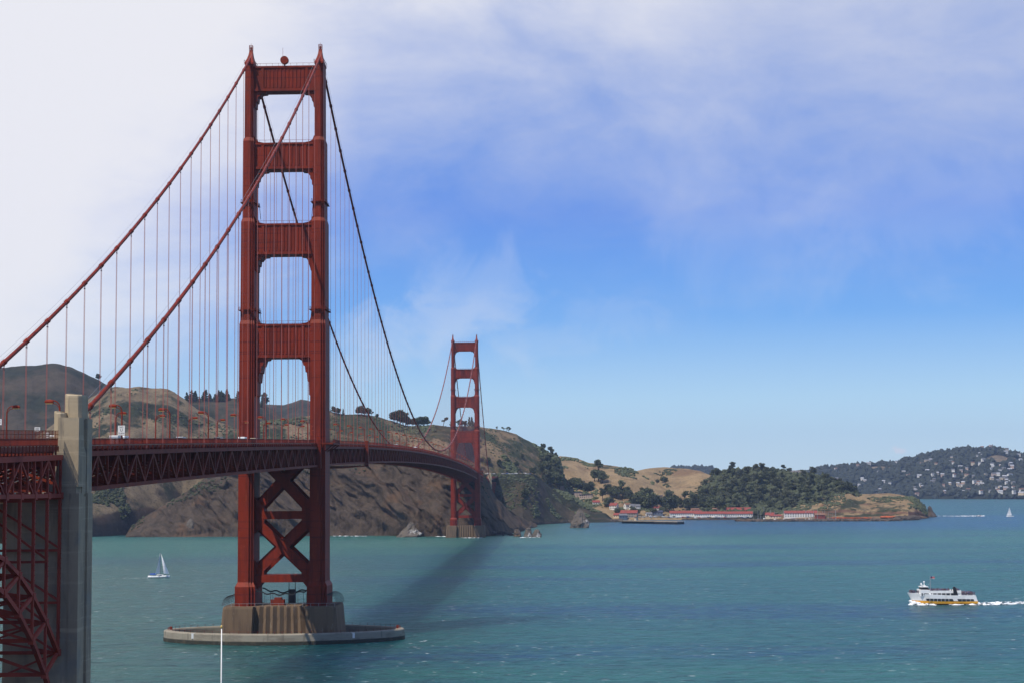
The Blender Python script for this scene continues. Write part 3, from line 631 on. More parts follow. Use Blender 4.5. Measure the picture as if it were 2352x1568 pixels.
for s in (-1, 1):
    for k in range(14):
        t0, t1 = k/14, (k+1)/14; q = lambda t: (s*(17.8+3.9*math.sin(t*1.57)), 17.6-4.2*t**2.2)
        (xa, za), (xb, zb) = q(t0), q(t1)
        for yy in np.arange(-11, 11.1, 3.66): g.beam((xa, yy, za), (xb, yy, zb), .06, .06)
        g.beam((xa, -11, za), (xa, 11, za), .12, .12)
g.obj('safety_net', M['net'], PS)
# fender: a lens shaped concrete ring
M['fender'] = mat('pale_weathered_fender_concrete', (.30, .27, .21), .9, .2, [((.15, .15, .5), (.20, .17, .13), .42, .7), ((.6, .6, .06), (.16, .14, .11), .55, .75)], .03, 1.5)
M['fender_low'] = mat('wet_algae_dark_concrete', (.035, .036, .026), .7, .3, [((.4, .4, .4), (.07, .06, .04), .45, .7)], .05, 1.2)
def lens(a, b_, z, n_=72, e=1.72):
    pts = []
    for k in range(n_):
        t = 2*math.pi*k/n_; c, s_ = math.cos(t), math.sin(t)
        pts.append((a*math.copysign(abs(c)**(2/e*.96), c), b_*math.copysign(abs(s_)**(2/e*1.0), s_), z))
    return pts
fd = MB().loft([lens(46.2, 23.6, .9), lens(46.2, 23.6, 3.7), lens(45.9, 23.3, 4.1), lens(43.2, 20.9, 4.1), lens(43.0, 20.7, 3.6), lens(43.0, 20.7, -2)], cap=False)
FD = fd.obj('pier_fender', M['fender'], bridge, loc=(0, 0, 0))
MB().loft([lens(46.35, 23.75, -3), lens(46.35, 23.75, 1.25), lens(46.2, 23.6, 1.45)], cap=False).obj('tide_band', M['fender_low'], FD)
g = MB()
for i, (x, y, z) in enumerate(lens(44.6, 22.3, 4.1, 72)):
    g.beam((x, y, 4.0), (x, y, 5.1), .1, .1)
LR = lens(44.6, 22.3, 4.9, 72)
for i in range(72): g.beam(LR[i], LR[(i+1) % 72], .04, .04)
for x in (-43.5, 43.5): g.cbox((x, 0, 4.7), (.9, .9, 1.2))
g.obj('bollard_rail', M['redtruss'], FD)
def number_plate(x):
    y = -23.6*(1-(abs(x)/46.2)**1.72)**(1/1.72)-.25
    p = MB().cbox((x, y, 3.0), (1.5, .12, 2.0)).obj('warning_plate', M['signwhite'], FD)
for x in (-31.5, 28.5): number_plate(x)

# ---- main cables
for s in (-1, 1):
    ys = list(np.linspace(-334, 0, 45))+list(np.linspace(0, 1280, 161))[1:]+list(np.linspace(1280, 1614, 45))[1:]
    o = MB().tube([(13.7*s, y, cable_z(y)) for y in ys], .47, 12).obj('main_cable', M['red'], bridge, smooth=True)
    o['label'] = 'right hand main cable' if s > 0 else 'left hand main cable'
    h = MB()
    for dx in (-.55, .55): h.tube([(13.7*s+dx, y, cable_z(y)+1.55) for y in ys], .03, 4)
    h.obj('hand_rope', M['grey'], o)
# ---- suspenders: the 100 nearest in view as parts, the rest as one
rest = MB(); cnt = 0
ylist = [-15.24*k for k in range(1, 22)]+[15.24*k for k in range(1, 84)]+[1280+15.24*k for k in range(1, 22)]
def susp(b, x, y):
    zt = cable_z(y); zb = TOP(y)
    if zt-zb < 1.5: return False
    for dy in (-.33, .33):
        b.beam((x, y+dy, zb), (x, y+dy, zt-.9), (.08 if y < 0 else .06 if y < 1280 else .035), (.08 if y < 0 else .06 if y < 1280 else .035)); b.beam((x, y+dy, zt-.95), (x, y+dy*1.25, zt), .12, .12)
    b.beam((x, y-.42, zt-1.35), (x, y+.42, zt-1.35), .22, .22)
    return True
def band(b, x, y):
    a = Vector((0, 1, (cable_z(y+.5)-cable_z(y-.5)))).normalized()*.8; p = Vector((x, y, cable_z(y)))
    b.tube([p-a, p-a*.9, p+a*.9, p+a], [.5, .62, .62, .5], 10)
for y in sorted(ylist, key=lambda q: abs(q+640)):
    for s in (1, -1):
        if abs(y) < 9 or abs(y-1280) < 9: continue
        b = MB()
        if cnt < 100:
            if susp(b, 13.7*s, y):
                o = b.obj('suspender', M['redrope'], bridge); c = MB(); band(c, 13.7*s, y); c.obj('cable_band', M['red'], o, smooth=True); cnt += 1
        else:
            if susp(rest, 13.7*s, y): band(rest, 13.7*s, y)
tag(rest.obj('far_suspenders', M['redrope'], bridge), kind='stuff')

# ---- deck and stiffening trusses, span by span
def span(ya, yb, name_label, coarse=False, posts=True):
    n_ = max(2, int(round((yb-ya)/7.62))); ys = np.linspace(ya, yb, n_+1)
    rd = MB(); pv = MB(); fb = MB(); trs, tcs, bcs, rls, brs = ({-1: MB(), 1: MB()} for _ in range(5))
    for i in range(n_):
        y0, y1 = ys[i], ys[i+1]; z0, z1 = DECK(y0), DECK(y1)
        # slab with raised walkways
        prof = [(-13.3, .0), (-9.6, 0), (-9.5, -.25), (9.5, -.25), (9.6, 0), (13.3, 0), (13.3, -.6), (-13.3, -.6)]
        rd.loft([[(x, y1, z1+z) for x, z in prof], [(x, y0, z0+z) for x, z in prof]], cap=(i in (0, n_-1)))
        pv.add([(-9.4, y0, z0-.245), (9.4, y0, z0-.245), (9.4, y1, z1-.245), (-9.4, y1, z1-.245)], [(0, 1, 2, 3)])
        for s in (-1, 1):
            x = 13.7*s; tr, tc, bc, rl, br = trs[s], tcs[s], bcs[s], rls[s], brs[s]
            tc.beam((x, y0, TOP(y0)), (x, y1, TOP(y1)), .95, 1.0); bc.beam((x, y0, BOT(y0)), (x, y1, BOT(y1)), .95, .8)
            tr.beam((x, y0, TOP(y0)-.4), (x, y0, BOT(y0)+.3), .38, .42, up=(0, 1, 0))
            a_, b__ = (TOP(y0)-.3, BOT(y1)+.3) if i % 2 == 0 else (BOT(y0)+.3, TOP(y1)-.3)
            tr.beam((x, y0, a_), (x, y1, b__), .45, .6)
            # bracket row and fascia under the walkway
            fs = 12.9*s
            br.beam((fs+.42*s, y0, z0-.45), (fs+.42*s, y1, z1-.45), .2, .7)
            for q in (0.0, .5):
                yy = y0+(y1-y0)*q; zz = z0+(z1-z0)*q; br.beam((13.75*s, yy, zz-1.3), (13.75*s, yy, zz-.2), .35, .28, up=(0, 1, 0))
                br.beam((12.4*s, yy, zz-1.2), (13.6*s, yy, zz-.75), .3, .3)
            # railing
            xr = 13.15*s
            rl.beam((xr, y0, z0+1.27), (xr, y1, z1+1.27), .16, .14); rl.beam((xr, y0, z0+.12), (xr, y1, z1+.12), .1, .12)
            m_ = 8 if coarse else 22
            for k in range(m_): t = (k+.5)/m_; rl.beam((xr, y0+(y1-y0)*t, z0+(z1-z0)*t), (xr, y0+(y1-y0)*t, z0+(z1-z0)*t+1.22), .05, .22 if coarse else .13, up=(0, 1, 0))
            for q in (0.0, .5): rl.beam((xr, y0+(y1-y0)*q, z0+(z1-z0)*q), (xr, y0+(y1-y0)*q, z0+(z1-z0)*q+1.36), .2, .2)
        # floor beams and sway frames
        fb.box(-13.3, 13.3, y0-.35, y0+.35, TOP(y0)-2.2, TOP(y0)+.2)
        fb.beam((-13.4, y0, BOT(y0)), (13.4, y0, BOT(y0)), .5, .5)
        fb.beam((-13.3, y0, BOT(y0)), (0, y0, TOP(y0)-2), .45, .45); fb.beam((13.3, y0, BOT(y0)), (0, y0, TOP(y0)-2), .45, .45)
        fb.beam((-13.3, y0, BOT(y0)), (13.3, y1, BOT(y1)), .35, .35); fb.beam((13.3, y0, BOT(y0)-.06), (-13.3, y1, BOT(y1)-.06), .35, .35)
        for xs in (-8, -4, 0, 4, 8): fb.beam((xs, y0, TOP(y0)+.75), (xs, y1, TOP(y1)+.75), .3, .8)
    D_ = rd.obj('deck', M['concrete'], bridge); pv.obj('carriageway', M['asphalt'], D_); fb.obj('floor_frame', M['redtruss'], D_)
    for s in (1, -1):
        T = trs[s].obj('stiffening_truss', M['redtruss'], bridge); T['label'] = ('right hand ' if s > 0 else 'left hand ')+name_label
        tcs[s].obj('top_chord', M['redtruss'], T); bcs[s].obj('bottom_chord', M['redtruss'], T)
        brs[s].obj('walkway_bracket', M['redtruss'], D_); rls[s].obj('railing', M['red'], D_)
span(-330, -8.2, 'truss of the near side span, between concrete pylon and near tower')
span(8.2, 1271.8, 'truss of the main span, between the two towers', coarse=True)
span(1288.2, 1612, 'truss of the far side span', coarse=True)
# deck past the towers (widened walkway)
for Y in (0, 1280):
    z = DECK(Y); MB().box(-10.4, 10.4, Y-8.3, Y+8.3, z-.62, z-.02).obj('tower_deck', M['concrete'], bridge)
    for s in (-1, 1):
        b = MB()
        x0, x1 = sorted((s*17.0, s*20.2)); b.box(x0, x1, Y-10.4, Y+10.4, z-.6, z)
        for k in range(2):
            yy = Y-10.4+k*18.2; x0, x1 = sorted((s*12.6, s*17.2)); b.box(x0, x1, yy, yy+2.6, z-.58, z+.004)
        for k in range(60): b.beam((s*20.1, Y-10.4+20.8*k/59, z), (s*20.1, Y-10.4+20.8*k/59, z+1.25), .06, .14, up=(0, 1, 0))
        b.beam((s*20.1, Y-10.4, z+1.3), (s*20.1, Y+10.4, z+1.3), .16, .14)
        for yy in (-8, 0, 8): b.beam((s*16.6, Y+yy, z-3.2), (s*20.0, Y+yy, z-.6), .3, .4)
        b.obj('tower_walkway', M['redtruss'], bridge)
# end posts at the tower and the travelling maintenance frame beyond it
b = MB(); b.box(14.3, 15.5, -10.6, -8.6, BOT(-9)-.9, rail_z(-9)+.2)
for k in range(9): b.box(14.2, 15.6, -10.7, -8.5, BOT(-9)+k*1.2, BOT(-9)+k*1.2+.22)
b.obj('end_post', M['red'], bridge)
b = MB(); zt, zb_ = rail_z(150)+.4, BOT(150)-1.6
b.box(14.3, 15.8, 147.6, 150.2, zb_, zt)
for k in range(9): b.box(14.2, 15.9, 147.5, 150.3, zb_+k*1.4, zb_+k*1.4+.25)
for xx in np.arange(-14, 15.9, 2.2): b.beam((xx, 60, BOT(60)-1.6), (xx, 150, zb_), .3, .3)
for yy in np.arange(60, 151, 6): b.beam((-14.5, yy, BOT(yy)-1.7), (15.6, yy, BOT(yy)-1.7), .3, .3); b.beam((15.4, yy, BOT(yy)-1.7), (15.4, yy, BOT(yy)-.6), .15, .15)
b.beam((15.5, 60, BOT(60)-.6), (15.5, 150, BOT(150)-.6), .2, .2)
b.obj('maintenance_traveller', M['redtruss'], bridge)
b = MB(); b.box(14.3, 15.3, 1266.5, 1268.2, BOT(1267)-1, rail_z(1267)); b.obj('end_post', M['red'], bridge)

# ---- approach over the steel arch
def approach():
    ya, yb = -440.0, -339.4; n_ = 13; ys = [yb-7.72*i for i in range(n_+1)]
    T = node('steel_arch', bridge); T['label'] = 'red steel arch and lattice columns under the approach deck'
    up_z = lambda y: 49.0-.00896*(y+387.5)**2
    lo_z = lambda y: 44.4-.0118*(y+387.5)**2
    zt = lambda y: rail_z(y)-3.5
    zb = 56.8
    for s in (-1, 1):
        x = 13.7*s; rib = MB(); web = MB(); tr = MB()
        for i in range(n_):
            y0, y1 = ys[i], ys[i+1]
            rib.beam((x, y0, up_z(y0)), (x, y1, up_z(y1)), .72, .78); rib.beam((x, y0, lo_z(y0)), (x, y1, lo_z(y1)), .75, .85)
            if i > 0: web.beam((x, y0, up_z(y0)), (x, y0, lo_z(y0)), .45, .5, up=(0, 1, 0))
            if i < 6: web.beam((x, y0, up_z(y0)), (x, y1, lo_z(y1)), .0+.5, .7)
            else: web.beam((x, y1, up_z(y1)), (x, y0, lo_z(y0)), .5, .7)
            rib.cbox((x, y0, up_z(y0)), (.9, 1.2, 1.2)); rib.cbox((x, y0, lo_z(y0)), (.95, 1.3, 1.3))
            # spandrel truss
            tr.beam((x, y0, zt(y0)), (x, y1, zt(y1)), .9, .95); tr.beam((x, y0, zb), (x, y1, zb), .8, .75)
            tr.cbox((x, y0, zb), (.95, 1.3, 1.2))
            ym = (y0+y1)/2
            tr.beam((x, y0, zt(y0)), (x, y0, zb), .4, .42, up=(0, 1, 0)); tr.beam((x, ym, zt(ym)), (x, ym, zb), .36, .36, up=(0, 1, 0))
            if i % 2: tr.beam((x, y0, zt(y0)-.3), (x, ym+(y0-ym)*-.95, zb), .36, .42); tr.beam((x, y0, zt(y0)-.3), (x, 2*y0-ym+(y0-ym)*.9, zb), .36, .42)
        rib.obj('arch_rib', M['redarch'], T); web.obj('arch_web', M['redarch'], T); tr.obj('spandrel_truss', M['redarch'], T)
        for i in range(0, n_):
            c = MB(); y = ys[i]; c.beam((x, y, zb), (x, y, up_z(y)), .5, .5, up=(0, 1, 0))
            z_ = up_z(y)
            while z_ < zb-1: c.cbox((x+.05*s, y, z_), (.7, .3, .12)); z_ += .9
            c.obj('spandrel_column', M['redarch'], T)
    br = MB()
    for i in range(n_):
        y = ys[i]
        br.beam((-13.7, y, up_z(y)), (13.7, y, up_z(y)), .5, .6); br.beam((-13.7, y, lo_z(y)), (13.7, y, lo_z(y)), .55, .7)
        br.beam((-13.7, y, zb), (13.7, y, zb), .45, .55)
        y1 = ys[i+1]
        br.beam((-13.7, y, lo_z(y)), (0, y1, lo_z(y1)), .4, .4); br.beam((13.7, y, lo_z(y)-.05), (0, y1, lo_z(y1)-.05), .4, .4)
        br.beam((-13.7, y, up_z(y)), (13.7, y1, up_z(y1)), .38, .38); br.beam((13.7, y, up_z(y)-.05), (-13.7, y1, up_z(y1)-.05), .38, .38)
        zz = up_z(y); m_ = max(1, int((zb-zz)/9.5)); h = (zb-zz)/m_
        for k in range(m_):
            br.beam((-13.6, y, zz+k*h), (0, y, zz+k*h+h*.9), .38, .38); br.beam((13.6, y, zz+k*h), (0, y, zz+k*h+h*.9), .38, .38)
            br.beam((-13.6, y, zz+k*h+h*.95), (13.6, y, zz+k*h+h*.95), .4, .45)
        h = (zz-lo_z(y))
        if h > 2: br.beam((-13.6, y, lo_z(y)), (13.6, y, zz), .35, .35); br.beam((13.6, y, lo_z(y)-.05), (-13.6, y, zz-.05), .35, .35)
        br.box(-13.2, 13.2, y-.3, y+.3, zt(y)-1.6, zt(y)+.35); br.beam((-13.4, y, zb), (0, y, zt(y)-1.5), .35, .35); br.beam((13.4, y, zb), (0, y, zt(y)-1.5), .35, .35)
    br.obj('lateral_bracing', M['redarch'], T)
    # deck of the approach
    rd = MB(); pv = MB(); rls, brs, fns = ({-1: MB(), 1: MB()} for _ in range(3))
    for i in range(n_):
        y1, y0 = ys[i], ys[i+1]; z0, z1 = DECK(y0), DECK(y1)
        prof = [(-13.3, .0), (-9.6, 0), (-9.5, -.25), (9.5, -.25), (9.6, 0), (13.3, 0), (13.3, -.6), (-13.3, -.6)]
        rd.loft([[(x, y1, z1+z) for x, z in prof], [(x, y0, z0+z) for x, z in prof]])
        pv.add([(-9.4, y0, z0-.245), (9.4, y0, z0-.245), (9.4, y1, z1-.245), (-9.4, y1, z1-.245)], [(0, 1, 2, 3)])
        for s in (-1, 1):
            xr = 13.15*s; rl, br, fn = rls[s], brs[s], fns[s]
            rl.beam((xr, y0, z0+1.27), (xr, y1, z1+1.27), .16, .14); rl.beam((xr, y0, z0+.12), (xr, y1, z1+.12), .1, .12)
            for k in range(24): t = (k+.5)/24; rl.beam((xr, y0+(y1-y0)*t, z0+(z1-z0)*t), (xr, y0+(y1-y0)*t, z0+(z1-z0)*t+1.22), .05, .15, up=(0, 1, 0))
            br.beam((13.3*s, y0, z0-1.0), (13.3*s, y1, z1-1.0), .25, .12)
            for q in range(4):
                yy = y0+(y1-y0)*q/4; zz = z0+(z1-z0)*q/4
                br.beam((13.4*s, yy, zz-1.9), (13.4*s, yy, zz), .22, .25, up=(0, 1, 0)); br.box(min(13.2*s, 13.45*s), max(13.2*s, 13.45*s), yy+.3, yy+1.6, zz-.85, zz-.05)
                fn.beam((xr+.1*s, yy, zz+1.2), (xr+.1*s, yy, zz+2.75), .07, .07)
            fn.beam((xr+.1*s, y0, z0+2.75), (xr+.1*s, y1, z1+2.75), .08, .08); fn.beam((xr+.1*s, y0, z0+2.1), (xr+.1*s, y1, z1+2.1), .05, .05)
            for k in range(40): t = k/40; fn.beam((xr+.1*s, y0+(y1-y0)*t, z0+(z1-z0)*t+1.3), (xr+.1*s, y0+(y1-y0)*t, z0+(z1-z0)*t+2.72), .022, .022)
            for k in range(7): fn.beam((xr+.1*s, y0, z0+1.45+.18*k), (xr+.1*s, y1, z1+1.45+.18*k), .022, .022)
    D_ = rd.obj('approach_deck', M['concrete'], bridge); pv.obj('carriageway', M['asphalt'], D_)
    for s in (1, -1): rls[s].obj('railing', M['red'], D_); brs[s].obj('walkway_bracket', M['redtruss'], D_); fns[s].obj('mesh_fence', M['redtruss'], D_)
approach()

# ---- concrete pylons: two shafts with stepped heads, joined by a cross wall
def pylon_mesh():
    """east shaft in local coordinates, south face at y=-4.5, north face at y=4.5, outer face at x=17"""
    b = MB()
    b.box(3.2, 16.6, -4.5, 4.5, -3, 56.6)                      # lower shaft
    b.box(15.2, 17.0, -4.65, -1.35, -2.9, 57.2); b.box(15.2, 17.0, 1.35, 4.65, -2.9, 57.2)    # corner pilasters of the outer face
    b.box(11.2, 16.4, -4.4, 4.4, 56.6, 58.9)
    b.box(12.6, 16.2, -4.3, 4.3, 58.9, 67.2)
    b.box(12.9, 16.78, -4.5, -1.2, 58.4, 71.2); b.box(12.9, 16.78, 1.2, 4.5, 57.21, 71.2); b.box(12.9, 16.0, -1.6, 1.6, 60, 71.0)
    b.prism_yz([(-1.21, 66.8), (1.21, 64.5), (1.21, 57), (-1.21, 57)], 13.5, 16.6)
    def head(x0, x1, y0, y1, z0, z1, c=.55):
        pl = [(x0+c, y0), (x1-c, y0), (x1, y0+c), (x1, y1-c), (x1-c, y1), (x0+c, y1), (x0, y1-c), (x0, y0+c)]
        k = .25; cx, cy = (x0+x1)/2, (y0+y1)/2
        b.loft([[(x, y, z0) for x, y in pl], [(x, y, z1-k) for x, y in pl], [(cx+(x-cx)*.93, cy+(y-cy)*.93, z1) for x, y in pl]])
    head(13.4, 16.3, -1.6, 3.6, 71.0, 75.6); head(12.9, 14.6, -.9, 3.0, 70, 75.8)
    head(12.0, 13.6, -3.6, 1.5, 58, 72.2); head(11.5, 12.6, -2.9, 1.0, 58, 72.5)
    b.box(11.0, 14, -4.45, 2.5, 66.0, 67.6)
    for z in (10.5, 19.5, 28.5, 37.5, 46.5): b.box(15.1, 17.02, -4.67, -1.33, z, z+.06); b.box(15.1, 17.02, 1.33, 4.67, z, z+.06)
    return b.mesh('pylon_shaft', M['concrete'])
pm = pylon_mesh()
for Y, lab in ((-334.0, 'near concrete pylon, stepped grey brown shaft at the left edge'), (1616.5, 'far concrete pylon, at the headland end of the bridge')):
    p = MB().box(-3.21, 3.21, -2.5, 2.5, -3, 20).box(-3.22, 3.22, -2.2, 2.2, 48, 55.5).obj('concrete_pylon', M['concrete'], bridge, loc=(0, Y, 0)); p['label'] = lab
    inst('pylon_shaft', pm, p); o = inst('pylon_shaft', pm, p, scale=(-1, 1, 1))
# viaduct from the far pylon to the hillside
b = MB()
for i in range(26):
    y0 = 1621+i*14; b.box(-13, 13, y0, y0+14.02 if i < 25 else y0+14, 64.9+.25*i, 66.4+.25*i)
    for s in (-1, 1): b.beam((12.5*s, y0, 66.4+.25*i), (12.5*s, y0+14, 66.4+.25*i), .3, 2.0); b.beam((11*s, y0+7, 63), (11*s, y0+7, 5), 1.6, 1.6)
    for s in (-1, 1): b.beam((11*s, y0, 62), (11*s, y0+14, 62), .8, 3.5)
b.obj('approach_viaduct', M['redtruss'], bridge)
# ------------------------------------------------------------------ street lamps, signs, vehicles on the bridge
def lamp_meshes():
    p = MB(); p.lathe([(.34, 0), (.34, .25), (.24, .4), (.2, 1.1)], n_=8); p.lathe([(.17, 1.1), (.15, 7.2)], n_=8)
    a = MB(); q = [(-.0, 0, 7.0)]+[(-1.5+1.5*math.cos(t), 0, 7.1+1.35*math.sin(t)) for t in np.linspace(.15, 1.57, 7)]+[(-2.0, 0, 8.45)]
    a.tube(q, .11, 6); a.tube([(-.05, 0, 6.4)]+[(-1.25+1.2*math.cos(t), 0, 6.6+1.25*math.sin(t)) for t in np.linspace(.1, 1.5, 6)]+[(-1.9, 0, 8.0)], .07, 6)
    h = MB(); h.loft([[(-2.0+sx*u, sy*w_, z) for sx, sy in ((-1, -1), (1, -1), (1, 1), (-1, 1))] for u, w_, z in ((.75, .28, 7.95), (.8, .32, 8.25), (.65, .25, 8.5), (.2, .12, 8.62))])
    g = MB().box(-2.65, -1.35, -.22, .22, 7.78, 7.96)
    return p.mesh('pole', M['red']), a.mesh('curved_arm', M['red'], True), h.mesh('lamp_head', M['red']), g.mesh('lamp_glass', M['lampglass'])
LM = lamp_meshes()
def lamp(y, s, label):
    o = thing('street_lamp', label, 'street lamp', (12.4*s, y, DECK(y)), 0 if s > 0 else math.pi, 'orange red lamps along the bridge')
    inst('pole', LM[0], o); inst('curved_arm', LM[1], o); h = inst('lamp_head', LM[2], o); inst('lamp_glass', LM[3], h)
near_lab = {(-370, 1): 'red twin-armed lamp post at the very left edge before the concrete pylon', (-336, 1): 'red lamp with its head showing left of the concrete pylon top',
            (-291, 1): 'red lamp post carrying the white NO U TURN sign', (-246.5, 1): 'red lamp post second to the right of the concrete pylon on the near railing'}
for y in [-370, -336]+[-23.5-44.6*k for k in range(0, 7)][::-1]+[24+45.6*k for k in range(0, 28)]:
    y = -291 if abs(y+291.1) < .2 else y; y = -246.5 if abs(y+246.5) < .2 else y
    for s in (1, -1):
        span_ = 'left of the near tower' if y < 0 else 'right of the near tower'
        lamp(y, s, near_lab.get((y, s), ('red lamp post arching left on the near railing, ' if s > 0 else 'red lamp post arching right on the far railing, ')+span_))
def text_mesh(lines, size, mat_):
    out = []
    for i, (t, sz, dz) in enumerate(lines):
        cu = bpy.data.curves.new('lettering', 'FONT'); cu.body = t; cu.size = sz; cu.align_x = 'CENTER'; cu.align_y = 'CENTER'; cu.extrude = .006
        tmp = bpy.data.objects.new('lettering', cu); col.objects.link(tmp)
        dg = bpy.context.evaluated_depsgraph_get(); me = bpy.data.meshes.new_from_object(tmp.evaluated_get(dg)); bpy.data.objects.remove(tmp)
        out += [([(v.co.x, -.05-v.co.z, v.co.y+dz) for v in me.vertices], [tuple(p.vertices) for p in me.polygons])]
    b = MB()
    for v, f in out: b.add(v, f)
    return b.mesh('lettering', mat_)
def sign(x, y, z, w_, h, label, lines=None, rule=False):
    o = thing('traffic_sign', label, 'sign', (x, y, z))
    MB().box(-w_/2, w_/2, -.04, .04, -h/2, h/2).obj('sign_panel', M['signwhite'], o)
    MB().box(-.2, .2, .04, .3, -.12, .12).obj('clamp', M['grey'], o)
    if lines: inst('lettering', text_mesh(lines, 1, M['black']), o)
    if rule:
        b = MB()
        for k in range(3): b.box(-w_*.36, w_*.36, -.05, -.041, h*(.25-.25*k)-.04, h*(.25-.25*k)+.04)
        b.obj('lettering', M['black'], o)
zd = DECK(-291); sign(12.45, -291.5, zd+3.0, 1.5, 2.05, 'white NO U TURN sign on a red lamp post behind the near railing', [('NO', .5, .66), ('U', .85, .05), ('TURN', .5, -.66)])
p_ = on_plane(20, 968, 1, -370.6); sign(12.35, -370.6, p_[2], 1.35, 1.0, 'small white sign on the left edge lamp post', rule=True)
p_ = on_plane(201, 990, 1, -336); sign(11.2, -345.5, DECK(-345)+3.0, 1.0, .75, 'small white sign against the left side of the concrete pylon', rule=True)
sign(12.75, -344.5, DECK(-344)+1.75, .75, 1.35, 'upright pale notice board by the railing at the concrete pylon', rule=True)

def car_parts(L, W, H, kind):
    b = MB(); gl = MB()
    if kind == 'van':
        pr = [(-L/2, .35), (L/2-.1, .35), (L/2, .8), (L/2-.25, 1.15), (L/2-1.0, H*.98), (L/2-1.4, H), (-L/2+.1, H), (-L/2, H-.2)]
        gl.prism_xz([(L/2-.2, 1.2), (L/2-.92, H*.93), (L/2-1.75, H*.93), (L/2-1.75, 1.2)], -W/2-.01, W/2+.01)
        gl.box(-L/2+.6, L/2-2.1, -W/2-.012, W/2+.012, H*.58, H*.86)
    elif kind == 'truck':
        pr = [(-L/2, .7), (L/2, .5), (L/2, 1.6), (L/2-.3, 2.3), (L/2-1.9, 2.35), (L/2-1.95, H), (-L/2, H)]
        gl.prism_xz([(L/2+.01, 1.5), (L/2-.27, 2.2), (L/2-1.2, 2.2), (L/2-1.2, 1.5)], -W/2-.01, W/2+.01)
    elif kind == 'bus':
        pr = [(-L/2, .35), (L/2, .35), (L/2+.05, 1.2), (L/2-.25, H-.1), (L/2-.5, H), (-L/2+.2, H), (-L/2, H-.2)]
        gl.box(-L/2+.4, L/2-.5, -W/2-.012, W/2+.012, 1.45, H-.5)
    else:
        pr = [(-L/2, .3), (L/2, .3), (L/2, .75), (L/2-.9, .95), (L/2-1.6, H), (-L/2+1.0, H), (-L/2+.15, .98), (-L/2, .9)]
        gl.prism_xz([(L/2-1.1, .98), (L/2-1.62, H-.08), (-L/2+1.02, H-.08), (-L/2+.35, .98)], -W/2-.01, W/2+.01)
    b.prism_xz(pr, -W/2, W/2)
    wh = MB().tube([(0, -.11, 0), (0, .11, 0)], .34 if kind in ('car', 'van') else .48, 12)
    return b, gl, wh
VK = {'car': (4.5, 1.8, 1.5), 'van': (5.2, 1.95, 2.2), 'truck': (7.5, 2.4, 3.3), 'bus': (11.5, 2.55, 3.2)}
VCOL = {}
for n_, c in (('white', (.75, .75, .74)), ('silver', (.42, .43, .45)), ('red', (.4, .03, .025)), ('dark', (.03, .032, .038)), ('blue', (.05, .1, .3)), ('tan', (.4, .32, .2))):
    VCOL[n_] = mat(n_+'_car_paint', c, .25, .5)
VM = {}
def vehicle(kind, colour, loc, rotz, label, group, name=None):
    L, W, H = VK[kind]
    if kind not in VM:
        b, gl, wh = car_parts(L, W, H, kind); VM[kind] = (b, gl.mesh('window', M['glass']), wh.mesh('wheel', M['black']))
    if (kind, colour) not in VM: VM[kind, colour] = VM[kind][0].mesh('body', VCOL[colour])
    o = thing(name or {'car': 'parked_car'}.get(kind, kind), label, {'car': 'car'}.get(kind, kind), loc, rotz, group)
    inst('body', VM[kind, colour], o); inst('window', VM[kind][1], o)
    r = .34 if kind in ('car', 'van') else .48
    for sx in (-1, 1):
        for sy in (-1, 1): inst('wheel', VM[kind][2], o, (sx*L*.31, sy*(W/2-.1), r))
    return o
trf = [('van', 'white', 6.3, -318, 'white van on the deck against the concrete pylon'), ('van', 'white', 6.2, -309, 'white van on the deck second from the concrete pylon'),
       ('van', 'silver', 6.3, -272, 'silver van roof above the railing under the slanting cable'), ('van', 'white', 2.6, -252, 'white van roof above the railing in the near side span'),
       ('van', 'silver', -2.6, -168, 'silver van roof left of the near tower'), ('van', 'white', 6.3, -120, 'white van on the deck close to the near tower'),
       ('van', 'dark', 2.7, -140, 'dark van on the deck left of the near tower'), ('van', 'red', -6, -96, 'red van on the deck behind the near tower\'s left leg'),
       ('van', 'tan', -2.6, -52, 'tan van seen through the near tower\'s portal'), ('van', 'white', 6.2, 60, 'white van on the deck just right of the near tower'),
       ('truck', 'white', 2.6, 420, 'white truck halfway along the main span'), ('bus', 'white', 6.3, 520, 'white bus halfway along the main span'), ('van', 'silver', -2.6, 330, 'silver van on the main span'), ('truck', 'blue', 6.3, 690, 'blue truck far along the main span')]
for k, c, x, y, lab in trf:
    sl_ = math.atan((DECK(y+2)-DECK(y-2))/4)
    o = vehicle(k, c, (x, y, DECK(y)-.24), math.pi/2 if x > 0 else -math.pi/2, lab, 'traffic on the bridge', {'van': 'van', 'truck': 'box_truck', 'bus': 'bus'}[k])

# ------------------------------------------------------------------ flagpole in front of the water
p0 = on_plane(509, 1437, 1, -350)
o = thing('flagpole', 'thin white pole with a ball tip rising from the bottom edge', 'pole', (p0[0], p0[1], 2.5))
MB().lathe([(.16, 0), (.13, 14), (.09, p0[2]-2.9)], n_=10).obj('shaft', M['white'], o, True)
MB().lathe([(.05, p0[2]-2.95), (.17, p0[2]-2.8), (.21, p0[2]-2.6), (.16, p0[2]-2.4), (.03, p0[2]-2.3)], n_=10).obj('finial', M['tan'] if 'tan' in M else M['lampglass'], o, True)

